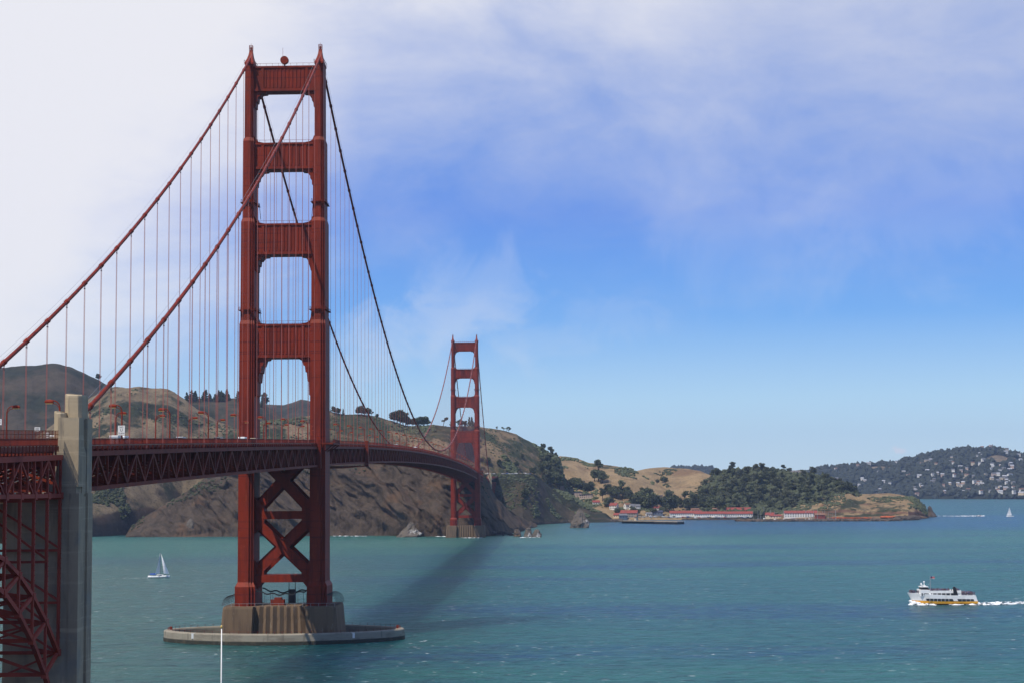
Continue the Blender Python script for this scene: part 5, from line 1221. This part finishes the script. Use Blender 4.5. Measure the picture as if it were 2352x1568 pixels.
def wharf():
    a, c = on_plane(1422, 1194.5, 2, 4.0), on_plane(1562, 1196.5, 2, 4.0); L = np.linalg.norm(c-a); rot = math.atan2(c[1]-a[1], c[0]-a[0])
    o = thing('wharf', 'long low timber wharf on dark piles reaching out from the village', 'wharf', (a[0], a[1], 0), rot)
    MB().box(0, L, 0, 9, 3.3, 4.0).box(L*.62, L*1.0, -6, -.004, 3.3, 3.95).obj('platform', M['concrete'], o)
    b = MB().box(L*.62, L, -6.1, -5.8, -1, 3.2).box(L-.3, L+.01, -5.8, 8.8, -1, 3.2); b.obj('fender_wall', M['black'], o)
    b = MB()
    for k in range(46):
        for y in (.4, 8.6): b.beam((L*k/46, y, -2), (L*k/46, y, 3.3), .4, .4)
    b.box(0, L*.62, 6, 6.3, -1, 3.3); b.obj('pile_row', M['black'], o)
    b = MB()
    for k in range(40): b.beam((L*k/40, .3, 4), (L*k/40, .3, 5.1), .1, .1)
    b.beam((0, .3, 5.1), (L, .3, 5.1), .1, .1); b.obj('railing', M['grey'], o)
    h = house('wharf_hut', 'tiny cream hut with pitched roof on the wharf', 'hut', on_plane(1461, 1191, 2, 4.0), rot, 4.5, 4, 3.4, 1.6, 'wallcream', 'roofbrown', 1)
wharf()
def orange(x0, x1, y0, y1, label):
    b = MB(); pts = []
    for k in range(260):
        p = place('P', random.uniform(x0, x1), random.uniform(y0, y1)); b.blob((p[0], p[1], p[2]+.2), (random.uniform(1, 2.6), random.uniform(1, 2.2), random.uniform(.25, .6)), k, 1, .4, 1)
    tag(b.obj('orange_ground_cover', M['orange']), label, kind='stuff')
orange(1908, 2000, 1187.2, 1190.2, 'orange plants along the foot of the headland'); orange(2022, 2058, 1184.2, 1188, 'orange plants at the end of the headland flat')

# ------------------------------------------------------------------ boats
def hull_rings(L, W, H, sheer=.25, n_=11, transom=.75):
    rings = []
    for i in range(n_):
        t = i/(n_-1); x = -L/2+L*t
        w_ = W/2*(transom+(1-transom)*math.sin(min(1, t/.45)*math.pi/2)) if t < .45 else W/2*(1-((t-.45)/.55)**2.2)
        w_ = max(w_, .04); z = H*(1+sheer*(t-.3)**2*2); k = -.35*(1-t**3)
        rings.append([(x, -w_, z), (x-.0, -w_*.86, .25*H), (x, -w_*.35, k), (x, w_*.35, k), (x, w_*.86, .25*H), (x, w_, z)])
    return rings
def sail_tri(b, p, q, r, bulge, n_=8):
    """curved triangle p (head) q (tack) r (clew); real thickness 4 cm"""
    p, q, r = map(Vector, (p, q, r)); rows = []
    nn = (q-p).cross(r-p).normalized()
    for i in range(n_+1):
        t = i/n_; a = p.lerp(q, t); c = p.lerp(r, t); row = []
        for j in range(n_+1):
            s_ = j/n_; row.append(a.lerp(c, s_)+nn*bulge*math.sin(math.pi*s_)*math.sin(math.pi*min(1, t*.9+.08)))
        rows.append(row)
    for off in (0, .04):
        base = len(b.v); b.v += [tuple(v+nn*off) for row in rows for v in row]
        for i in range(n_):
            for j in range(n_):
                k = base+i*(n_+1)+j; b.f.append((k, k+1, k+n_+2, k+n_+1) if off else (k, k+n_+1, k+n_+2, k+1))
def sailboat(label, p, rot, L, mast, tilt=0.0, close=True, ang=.35):
    o = thing('sailing_boat', label, 'sailing boat', (p[0], p[1], 0), rot); o.rotation_euler = (tilt, 0, rot); W = L*.29; H = L*.095
    hl = MB().loft(hull_rings(L, W, H)).obj('hull', M['white'], o, True)
    MB().box(-L*.12, L*.2, -W*.26, W*.26, H*.9, H*1.55).box(-L*.1, L*.1, -W*.27, W*.27, H*1.1, H*1.35).obj('cabin', M['white'], o)
    MB().box(-L*.09, L*.15, -W*.275, W*.275, H*1.15, H*1.38).obj('cabin_window', M['glass'], o)
    mx = L*.06
    MB().tube([(mx, 0, H), (mx, 0, mast)], .1, 6).obj('mast', M['grey'], o)
    MB().tube([(mx, 0, H*2.1), (mx-L*.36*math.cos(ang), -L*.36*math.sin(ang), H*2.1)], .08, 6).obj('boom', M['grey'], o)
    b = MB(); sail_tri(b, (mx-.1, 0, mast*.97), (mx-.1, 0, H*2.2), (mx-L*.36*math.cos(ang), -L*.36*math.sin(ang), H*2.25), L*.03); b.obj('mainsail', M['sail'], o, True)
    b = MB(); sail_tri(b, (mx+L*.04, 0, mast*.94), (L*.47, 0, H*1.9), (mx+L*(.30*ang-.12), -W*(.4+.3*ang), H*2.3), -L*.045); b.obj('jib_sail', M['sail'], o, True)
    if close:
        b = MB(); n_ = 6
        b.loft([[(x, W*.36*math.cos(t), H*1.75+H*.55*math.sin(t)) for t in np.linspace(0, math.pi, 7)] for x in (-L*.40, -L*.12)]); b.obj('spray_hood', M['blue'], o)
        b = MB()
        for s in (-1, 1):
            for k in range(9): x = -L*.45+L*.9*k/8; ww = W/2*(.8 if x < 0 else 1-((x/L)/.5)**2.2*.9)*.95; b.beam((x, s*ww, H), (x, s*ww, H+.75), .05, .05)
        b.tube([(mx, 0, mast), (L*.49, 0, H*1.2)], .03, 4); b.tube([(mx, 0, mast), (-L*.49, 0, H)], .03, 4); b.obj('rigging', M['grey'], o)
    return o
def foam_ribbon(name, pts, w0, w1, thr, label=None, hgt=.35, seed=0):
    """broken white water lying on the sea"""
    b = MB(); pts = [Vector(p) for p in pts]; L = sum((pts[i+1]-pts[i]).length for i in range(len(pts)-1)); n_ = max(20, int(L/.55)); m_ = 22; V = {}
    cum = [0]
    for i in range(len(pts)-1): cum.append(cum[-1]+(pts[i+1]-pts[i]).length)
    for i in range(n_+1):
        s_ = L*i/n_; k = min(len(pts)-2, max(0, int(np.searchsorted(cum, s_))-1)); f = (s_-cum[k])/(cum[k+1]-cum[k]); p = pts[k].lerp(pts[k+1], f); a = (pts[k+1]-pts[k]).normalized(); sd = Vector((-a.y, a.x, 0)); w_ = w0+(w1-w0)*i/n_
        for j in range(m_+1):
            u = j/m_*2-1; q = p+sd*u*w_
            V[i, j] = (q.x, q.y, .04+max(0, hgt*(1-u*u)*(.5+mnoise.fractal(Vector((q.x*.5, q.y*.5, seed)), 1, 2, 4))))
    idx = {}
    for i in range(n_):
        for j in range(m_):
            u = (j+.5)/m_*2-1; x, y, z = V[i, j]
            e = mnoise.fractal(Vector((x*.28, y*.28, seed+2)), 1, 2, 5)+.25*math.cos(u*5.5)-u*u*.75-.25*(i/n_)
            if e < thr: continue
            q = []
            for kk in ((i, j), (i+1, j), (i+1, j+1), (i, j+1)):
                if kk not in idx: idx[kk] = len(b.v); b.v.append(V[kk])
                q.append(idx[kk])
            b.f.append(tuple(q))
    if not b.f: return
    # under skin so the foam has a body
    n0 = len(b.v); b.v += [(x, y, .01) for x, y, z in b.v]; b.f += [tuple(n0+i for i in q[::-1]) for q in list(b.f)]
    return tag(b.obj(name, M['foam'], smooth=True), label, kind='stuff')
pl = on_plane(365, 1326, 2, 0)
vx = math.atan2(_r2[1], _r2[0])
sailboat('white sailing boat with blue spray hood left of the near tower', pl, vx+.12, 14, 16.4, .06, ang=1.0)
fr = lambda p, a, b_: (p[0]+a*math.cos(vx)-b_*math.sin(vx), p[1]+a*math.sin(vx)+b_*math.cos(vx), 0)
foam_ribbon('boat_wake', [fr(pl, -7, 0), fr(pl, -16, -1), fr(pl, -30, -2)], .6, 1.5, -.12, 'thin wake behind the sailing boat', .15, 3)
p2 = on_plane(2320, 1185.5, 2, 0); sailboat('small white sailing boat alone on the far right water', p2, vx+math.pi-.15, 12, 16, .05, False)
p3 = on_plane(2249, 1184.5, 2, 0)
o = thing('motor_boat', 'small speeding motor boat with white wake on the far right', 'motor boat', (p3[0], p3[1], .15), vx-.2)
MB().loft(hull_rings(8.5, 2.6, 1.0, .4)).obj('hull', M['roofbrown'], o, True); MB().box(-1.5, 1.2, -.9, .9, .9, 2.1).obj('cabin', M['white'], o); MB().box(-.6, 1.25, -.95, .95, 1.4, 1.9).obj('windscreen', M['glass'], o)
foam_ribbon('motor_boat_wake', [fr(p3, 9, 0), fr(p3, 3, 0), fr(p3, -14, 3), fr(p3, -28, 9)], 4.5, 5, -.55, 'white wake of the motor boat', 1.3, 7)
foam_ribbon('motor_boat_wake', [fr(p3, -20, 8), fr(p3, -40, 20), fr(p3, -62, 40)], 3.5, 2, -.25, 'tail of the motor boat wake', .8, 9)
# moored boats
random.seed(14)
def moored_meshes():
    h = MB().loft(hull_rings(9.5, 2.9, 1.1)).mesh('hull', M['white'], True); c = MB().box(-1.6, 2.0, -.85, .85, 1.0, 1.7).mesh('cabin', M['white']); m_ = MB().tube([(.6, 0, 1), (.6, 0, 13.5)], .2, 5).beam((.6, 0, 2.3), (-3.6, 0, 2.3), .26, .3).mesh('mast', M['grey']); s_ = MB().beam((.4, 0, 2.6), (-3.4, 0, 2.6), .5, .45).mesh('furled_sail', M['blue'])
    return h, c, m_, s_
MO = moored_meshes()
for k in range(34):
    x = np.interp(k, [0, 6, 33], [1732, 1780, 1922])+random.uniform(-2.5, 2.5); y = 1192.8+random.uniform(-1.0, .4); p = on_plane(x, y, 2, 0); r = vx+math.pi/2*random.choice([-1, 1])+random.uniform(-.5, .5)
    o = thing('moored_boat', 'white moored boat with bare mast in the marina behind the breakwater', 'sailing boat', (p[0], p[1], .0), r, 'boats moored in the marina'); z = random.uniform(.75, 1.15); o.scale = (z, z, z)
    if k in (3, 22, 25): o.scale = (1.1, 1.1, 1.55 if k == 3 else 1.4)
    for n_, m_ in zip(('hull', 'cabin', 'mast', 'furled_sail'), MO): inst(n_, m_, o)

# ------------------------------------------------------------------ the ferry
def ferry():
    pf = on_plane(2163, 1386.5, 2, 0)
    o = thing('passenger_ferry', 'white passenger ferry with golden stripe and crowded decks heading left', 'ferry', (pf[0], pf[1], 0), vx)
    X = lambda x: x-16.3                    # x runs from the stem (0) to the stern (32.6); the bow points to the left
    def sect(t, z, wmax=4.6):
        w_ = wmax*min(1, (t/9.0))**.62 if t > 0 else .05
        return max(w_, .06)
    def body(z0, z1, lo, hi, stem0, stem1, mat_, name, flare0=.9, flare1=1.0, z0b=None, z1b=None):
        rings = []; n_ = 22
        for i in range(n_+1):
            t = (i/n_)**1.5; xa = stem0+(lo-stem0)*t; xb = stem1+(hi-stem1)*t
            za = z0+((z0b if z0b is not None else z0)-z0)*t; zb = z1+((z1b if z1b is not None else z1)-z1)*min(1, t*1.6)
            wa = sect(xa-stem0, za)*flare0; wb = sect(xb-stem1, zb)*flare1
            rings.append([(X(xa), -wa, za), (X(xb), -wb, zb), (X(xb), wb, zb), (X(xa), wa, za)])
        return MB().loft(rings[::-1]).obj(name, mat_, o)
    body(-1.0, .5, 31.6, 32.2, 4.2, 3.0, M['boot'], 'keel', .8, .93)
    body(.5, 2.1, 32.25, 32.5, 2.9, 1.9, M['yellow'], 'golden_band', .95, .985, z0b=.4, z1b=1.6)
    body(2.1, 5.6, 32.3, 31.4, 1.88, 0, M['white'], 'hull', .975, 1.0, z0b=1.6, z1b=4.4)
    def side(poly, name, mat_, y=4.61, t=.10):
        b = MB()
        for s in (-1, 1): y0, y1 = sorted((s*(y-.05), s*(y+t-.05))); b.prism_xz([(X(x), z) for x, z in poly], y0, y1)
        return b.obj(name, mat_, o)
    side([(7.6, 3.05), (20.4, 2.8), (20.9, 1.8), (8.1, 2.05)], 'window_band', M['glass'])
    side([(22.6, 2.75), (30.3, 2.6), (30.6, 1.72), (23.0, 1.76)], 'window_band', M['glass'])
    b = MB()
    for s in (-1, 1):
        for x in (9.6, 11.4, 13.2, 15.0, 16.8, 18.6, 24.8, 26.8, 28.8): y0, y1 = sorted((s*4.6, s*4.69)); b.box(X(x-.06), X(x+.06), y0, y1, 1.6, 2.95)
    b.obj('window_bar', M['white'], o)
    side([(4.9, 1.0), (32.2, .6), (32.2, .52), (4.9, .9)], 'rubbing_strake', M['black'], 4.58)
    # second deck house
    b = MB(); b.prism_xz([(X(5.4), 4.2), (X(5.55), 7.15), (X(9.6), 7.0), (X(10.9), 4.2)], -3.9, 3.9); dh = b.obj('deck_house', M['white'], o)
    b = MB()
    for s in (-1, 1):
        y0, y1 = sorted((s*3.88, s*3.95)); b.prism_xz([(X(7.0), 5.5), (X(9.3), 5.4), (X(9.9), 4.5), (X(6.8), 4.6)], y0, y1); b.box(X(5.9), X(6.5), y0, y1, 4.4, 5.6)
    b.obj('window', M['glass'], dh)
    MB().box(X(10.2), X(21.2), -3.6, 3.6, 4.3, 5.45).obj('saloon_glass', M['glass'], o)
    b = MB()
    for s in (-1, 1):
        for x in (11.2, 13.3, 15.4, 17.5, 19.6, 21.2, 24.6): y0, y1 = sorted((s*3.6, s*3.85)); b.box(X(x-.14), X(x+.14), y0, y1, 4.3, 5.5)
    b.box(X(9.7), X(24.8), -3.92, 3.92, 5.46, 5.72); b.obj('upper_deck', M['white'], o)
    b = MB()
    for s in (-1, 1):
        y0, y1 = sorted((s*3.84, s*3.9)); b.box(X(9.8), X(24.7), y0, y1, 5.72, 6.7)
        for k in range(26): b.box(X(10.0+k*.57), X(10.0+k*.57)+.08, *sorted((s*3.9, s*3.93)), 5.8, 6.6)
    b.box(X(24.6), X(24.75), -3.83, 3.83, 5.72, 6.7); b.obj('upper_railing', M['white'], o)
    MB().box(X(22.9), X(24.7), -3.5, 3.5, 4.3, 5.46).obj('aft_house', M['white'], o)
    b = MB(); b.prism_xz([(X(6.2), 7.05), (X(6.5), 8.25), (X(9.2), 8.25), (X(10.0), 7.0)], -2.2, 2.2); wh = b.obj('wheelhouse', M['black'], o)
    MB().box(X(5.9), X(9.6), -2.5, 2.5, 8.251, 8.55).obj('wheelhouse_roof', M['white'], wh)
    b = MB()
    for x in (6.6, 7.4, 8.2): b.box(X(x), X(x+.5), -2.26, 2.26, 7.45, 8.0)
    b.obj('window', M['glass'], wh)
    b = MB(); b.tube([(X(6.9), 0, 8.5), (X(6.9), 0, 9.9)], .16, 6); b.box(X(6.5), X(7.4), -1.2, 1.2, 9.1, 9.3); b.tube([(X(8.2), 0, 8.5), (X(8.2), 0, 10.4)], .18, 6); b.lathe([(.05, 9.6), (.42, 9.75), (.42, 10.0), (.05, 10.15)], (X(6.9), .4), 10); b.lathe([(.05, 10.3), (.5, 10.45), (.5, 10.8), (.05, 11.0)], (X(8.2), 0), 10); b.box(X(7.6), X(8.8), -.8, .8, 8.55, 9.0)
    b.obj('radar_mast', M['white'], wh)
    m_ = MB().tube([(X(11.2), 0, 5.5), (X(11.15), 0, 13.4)], [.17, .1], 8); m_.tube([(X(11.2), 0, 10.2), (X(9.7), 0, 8.9)], .06, 5); m_.box(X(10.95), X(11.4), -.5, .5, 11.8, 11.95); ms = m_.obj('flag_mast', M['grey'], o)
    b = MB(); n_ = 10
    M['flagred'] = mat('faded_red_flag_cloth', (.35, .05, .06), .8, .2, [((.01, .01, 3.0), (.5, .42, .42), .5, .56)]); M['flagblue'] = mat('dark_blue_flag_cloth', (.03, .04, .16), .8, .2)
    def cloth(x0, x1, z0, z1, off):
        b = MB(); rings = []
        for i in range(n_+1):
            x = x0+(x1-x0)*i/n_; y = .16*math.sin(x*3.2); dz = -.12*(x-11.4); rings.append([(X(x), y-off, z0+dz), (X(x), y+off, z0+dz), (X(x), y+off, z1+dz), (X(x), y-off, z1+dz)])
        return b.loft(rings)
    fl = cloth(11.35, 13.3, 12.2, 13.3, .02).obj('flag', M['flagred'], ms); cloth(11.4, 12.15, 12.75, 13.28, .03).obj('flag_canton', M['flagblue'], fl)
    b = MB()
    for s in (-1,):
        b.loft([[(X(x0), s*yy-.55, z), (X(x1), s*yy-.55, z), (X(x1), s*yy+.55, z), (X(x0), s*yy+.55, z)] for x0, x1, z, yy in ((20.9, 23.2, 4.2, 3.7), (21.0, 22.6, 6.4, 3.7), (20.95, 22.0, 8.1, 3.7), (21.3, 21.8, 8.5, 3.7))])
    b.obj('funnel', M['black'], o)
    b = MB()
    for s in (-1, 1):
        for k in range(13): x = 25.2+.52*k; b.beam((X(x), s*4.35, 4.3), (X(x), s*4.35, 5.1), .06, .06)
        b.beam((X(25), s*4.35, 5.1), (X(31.3), s*4.35, 5.0), .07, .07)
        for k in range(9):
            x = 1.0+.5*k; w_ = max(.1, 4.6*min(1, x/9)**.62-.25); b.beam((X(x), s*w_, 5.2-.1*k), (X(x), s*w_, 6.2-.12*k), .06, .06)
    b.obj('deck_railing', M['grey'], o)
    # passengers: a crowd nobody could count, one object per deck
    def crowd(label, boxes, n_):
        b = MB(); rnd = random.Random(len(label))
        for _ in range(n_):
            x0, x1, y0, y1, z = rnd.choice(boxes); x, y = rnd.uniform(x0, x1), rnd.uniform(y0, y1); h = rnd.uniform(.92, 1.05)
            prof = [(.16, 0), (.17, .75), (.24, 1.0), (.27, 1.35), (.12, 1.46), (.11, 1.52), (.14, 1.62), (.12, 1.73), (.03, 1.78)]
            b.lathe([(r, z+q*h) for r, q in prof], (X(x), y), 7)
            for s in (-1, 1): b.tube([(X(x), y+s*.27, z+1.35*h), (X(x)-.05, y+s*.33, z+1.05*h), (X(x)-.2, y+s*.28, z+.85*h)], [.08, .07, .05], 5)
        c = b.obj('passenger_crowd', M['skin'], smooth=False); c.location = o.location; c.rotation_euler = o.rotation_euler; tag(c, label, kind='stuff')
    crowd('passengers crowded on the ferry bow', [(2.2, 5.2, -1.6, 1.6, 5.0), (1.2, 3, -.8, .8, 5.2)], 34)
    crowd('passengers along the ferry upper deck', [(10.3, 20.8, -3.6, -2.2, 5.72), (10.3, 20.8, -2, 3.4, 5.72), (23, 24.4, -3.6, 3.4, 5.72)], 96)
    crowd('passengers on the ferry stern deck', [(25.4, 31.0, -4.1, -2.6, 4.35), (25.4, 31, -2.4, 4, 4.35)], 60)
    fr2 = lambda a, b_: fr(pf, a, b_)
    # bow wave and wake
    b = MB()
    for k in range(70):
        t = random.random(); s = random.choice((-1, -1, 1)); r = random.uniform(.25, .75)*(1.2-t*.7)
        q = fr2(-14.2+t*9.5+random.uniform(-1, .6), s*(1.2+t*4.2+random.uniform(-.6, .7))); b.blob((q[0], q[1], .15+random.uniform(0, 1.5)*(1-t)**1.5), (r*1.5, r*1.2, r), k, 1, .5, 1)
    tag(b.obj('bow_wave', M['foam']), 'white bow wave of the ferry', kind='stuff')
    foam_ribbon('bow_wave', [fr2(-15.5, -1), fr2(-11, -4.2), fr2(-4, -6.0)], 2.0, .8, -.75, 'white water along the ferry bow', .8, 5)
    foam_ribbon('ferry_wake', [fr2(2, -5.4), fr2(9, -6)], .9, .7, -.4, 'streak of foam along the ferry side', .4, 6)
    foam_ribbon('ferry_wake', [fr2(10, -5.6), fr2(20, -6.5), fr2(34, -3.0), fr2(46, -5), fr2(70, -6.5), fr2(100, -4)], 1.3, 2.4, -.42, 'near edge of the ferry wake', .6, 11)
    foam_ribbon('ferry_wake', [fr2(16.8, 0), fr2(24, 3.4), fr2(36, 5.5), fr2(56, 2.5), fr2(76, 5), fr2(100, 7)], 2.0, 3.2, -.38, 'far edge of the ferry wake', .7, 13)
    foam_ribbon('ferry_wake', [fr2(16.4, 0), fr2(40, 0), fr2(100, 0)], 5.5, 7, .02, 'churned middle of the ferry wake', .4, 15)
random.seed(31)
ferry()
# surf along the cliffs
for i, (x0, x1, y) in enumerate([(296, 330, 1229.3), (345, 420, 1229.8), (470, 500, 1231), (520, 552, 1231), (765, 800, 1230.3), (806, 842, 1230.4), (1000, 1030, 1231.3), (1060, 1110, 1234.5), (1195, 1240, 1233.5), (212, 236, 1230)]):
    foam_ribbon('surf', [on_plane(x, y, 2, 0) for x in np.linspace(x0, x1, 4)], 2.5, 2.5, -.35, 'white surf at the foot of the cliffs', .5, 20+i)

# ------------------------------------------------------------------ houses on the far hill
random.seed(77)
FH = [(2104, 1141, 15, 'wallpink'), (2015, 1128, 9, 'wallwhite'), (1946, 1118, 13, 'wallwhite'), (1980, 1105, 12, 'wallwhite'), (2018, 1091, 13, 'wallwhite'), (2075, 1092, 14, 'wallcream'), (2085, 1098, 15, 'wallpink'), (2141, 1097, 11, 'wallwhite'), (2129, 1089, 14, 'wallwhite'), (2188, 1087, 12, 'wallwhite'), (2254, 1120, 12, 'wallcream'), (2250, 1138, 12, 'wallwhite'), (2272, 1136, 12, 'wallwhite'), (2296, 1138, 13, 'wallwhite'), (2326, 1138, 12, 'wallwhite'), (2343, 1141, 20, 'wallcream'), (2344, 1134, 16, 'wallwhite'), (2318, 1099, 22, 'wallwhite'), (2291, 1096, 13, 'wallwhite'), (2262, 1098, 12, 'wallcream'), (2250, 1050, 20, 'wallcream'), (2256, 1027.5, 13, 'wallpink'), (2312, 1034, 18, 'wallcream'), (2276, 1030, 16, 'wallpink'), (2024, 1068, 16, 'wallwhite'), (1995, 1071, 18, 'wallwhite'), (1970, 1076, 12, 'wallpink'), (2060, 1067, 14, 'wallwhite'), (2310, 1045, 18, 'wallwhite'), (2340, 1052, 15, 'wallwhite')]
while len(FH) < 112:
    x = random.triangular(1890, 2352, 2300); y = random.uniform(float(np.interp(x, [1891, 1985, 2102, 2228, 2352], [1085, 1076, 1062, 1044, 1056])), 1138)
    if not not_clear(x, y) or any(abs(x-a)/11+abs(y-b_)/4.5 < 1 for a, b_, *_ in FH): continue
    FH.append((x, y, random.choice([9, 11, 13, 16]), random.choice(['wallwhite', 'wallwhite', 'wallcream', 'wallpink', 'wallgrey'])))
cn = {'wallwhite': 'white', 'wallcream': 'cream', 'wallpink': 'pinkish beige', 'wallgrey': 'grey'}; rn = {'roofgrey': 'grey', 'roofbrown': 'brown', 'roofpale': 'pale'}
for i, (x, y, L, wl) in enumerate(FH):
    p = place('H', x, y); p = np.array([p[0], p[1], p[2]+(9.0 if i > 3 else 7)]) ; rf = ['roofpale', 'roofbrown', 'roofgrey', 'roofpale', 'roofgrey'][i % 5] if i else 'roofbrown'
    d = CAM-p; d = d/np.linalg.norm(d); p = p+d*9
    where = 'at the water' if y > 1134 else ('on the crest' if y < np.interp(x, [1891, 1985, 2102, 2228, 2352], [1080, 1072, 1060, 1036, 1051]) else ('low' if y > 1112 else ('halfway up' if y > 1085 else 'high')))
    zone = 'left end' if x < 1990 else ('middle' if x < 2200 else 'right end')
    hh = [5.5, 6.5, 7.5][i % 3]
    if i == 0: lab = 'pinkish beige house alone at the water\'s edge at the left of the far shore'
    else: lab = f'{cn[wl]} {"tall " if hh > 6 else ""}house with {rn[rf]} roof {where}, {zone} of the far hill'
    house('hillside_house', lab, 'house', p, random.uniform(-.6, .6), L*.95, 8, hh+1.5, 2.5, wl, rf, 3, 2 if hh > 6 else 1, 'houses on the wooded far hill', gablewin=False)
# ------------------------------------------------------------------ air
def haze():
    b = MB().box(-5200, 7200, -4200, 11600, -24, 420); o = b.obj('haze', None)
    m = bpy.data.materials.new('thin_sea_haze'); m.use_nodes = True; nt = m.node_tree; nt.nodes.clear()
    v = nt.nodes.new('ShaderNodeVolumePrincipled'); v.inputs['Color'].default_value = (.50, .68, 1, 1); v.inputs['Density'].default_value = 3.8e-5; v.inputs['Anisotropy'].default_value = .2
    ou = nt.nodes.new('ShaderNodeOutputMaterial'); nt.links.new(v.outputs[0], ou.inputs['Volume'])
    o.data.materials.clear(); o.data.materials.append(m); tag(o, kind='stuff')
haze()
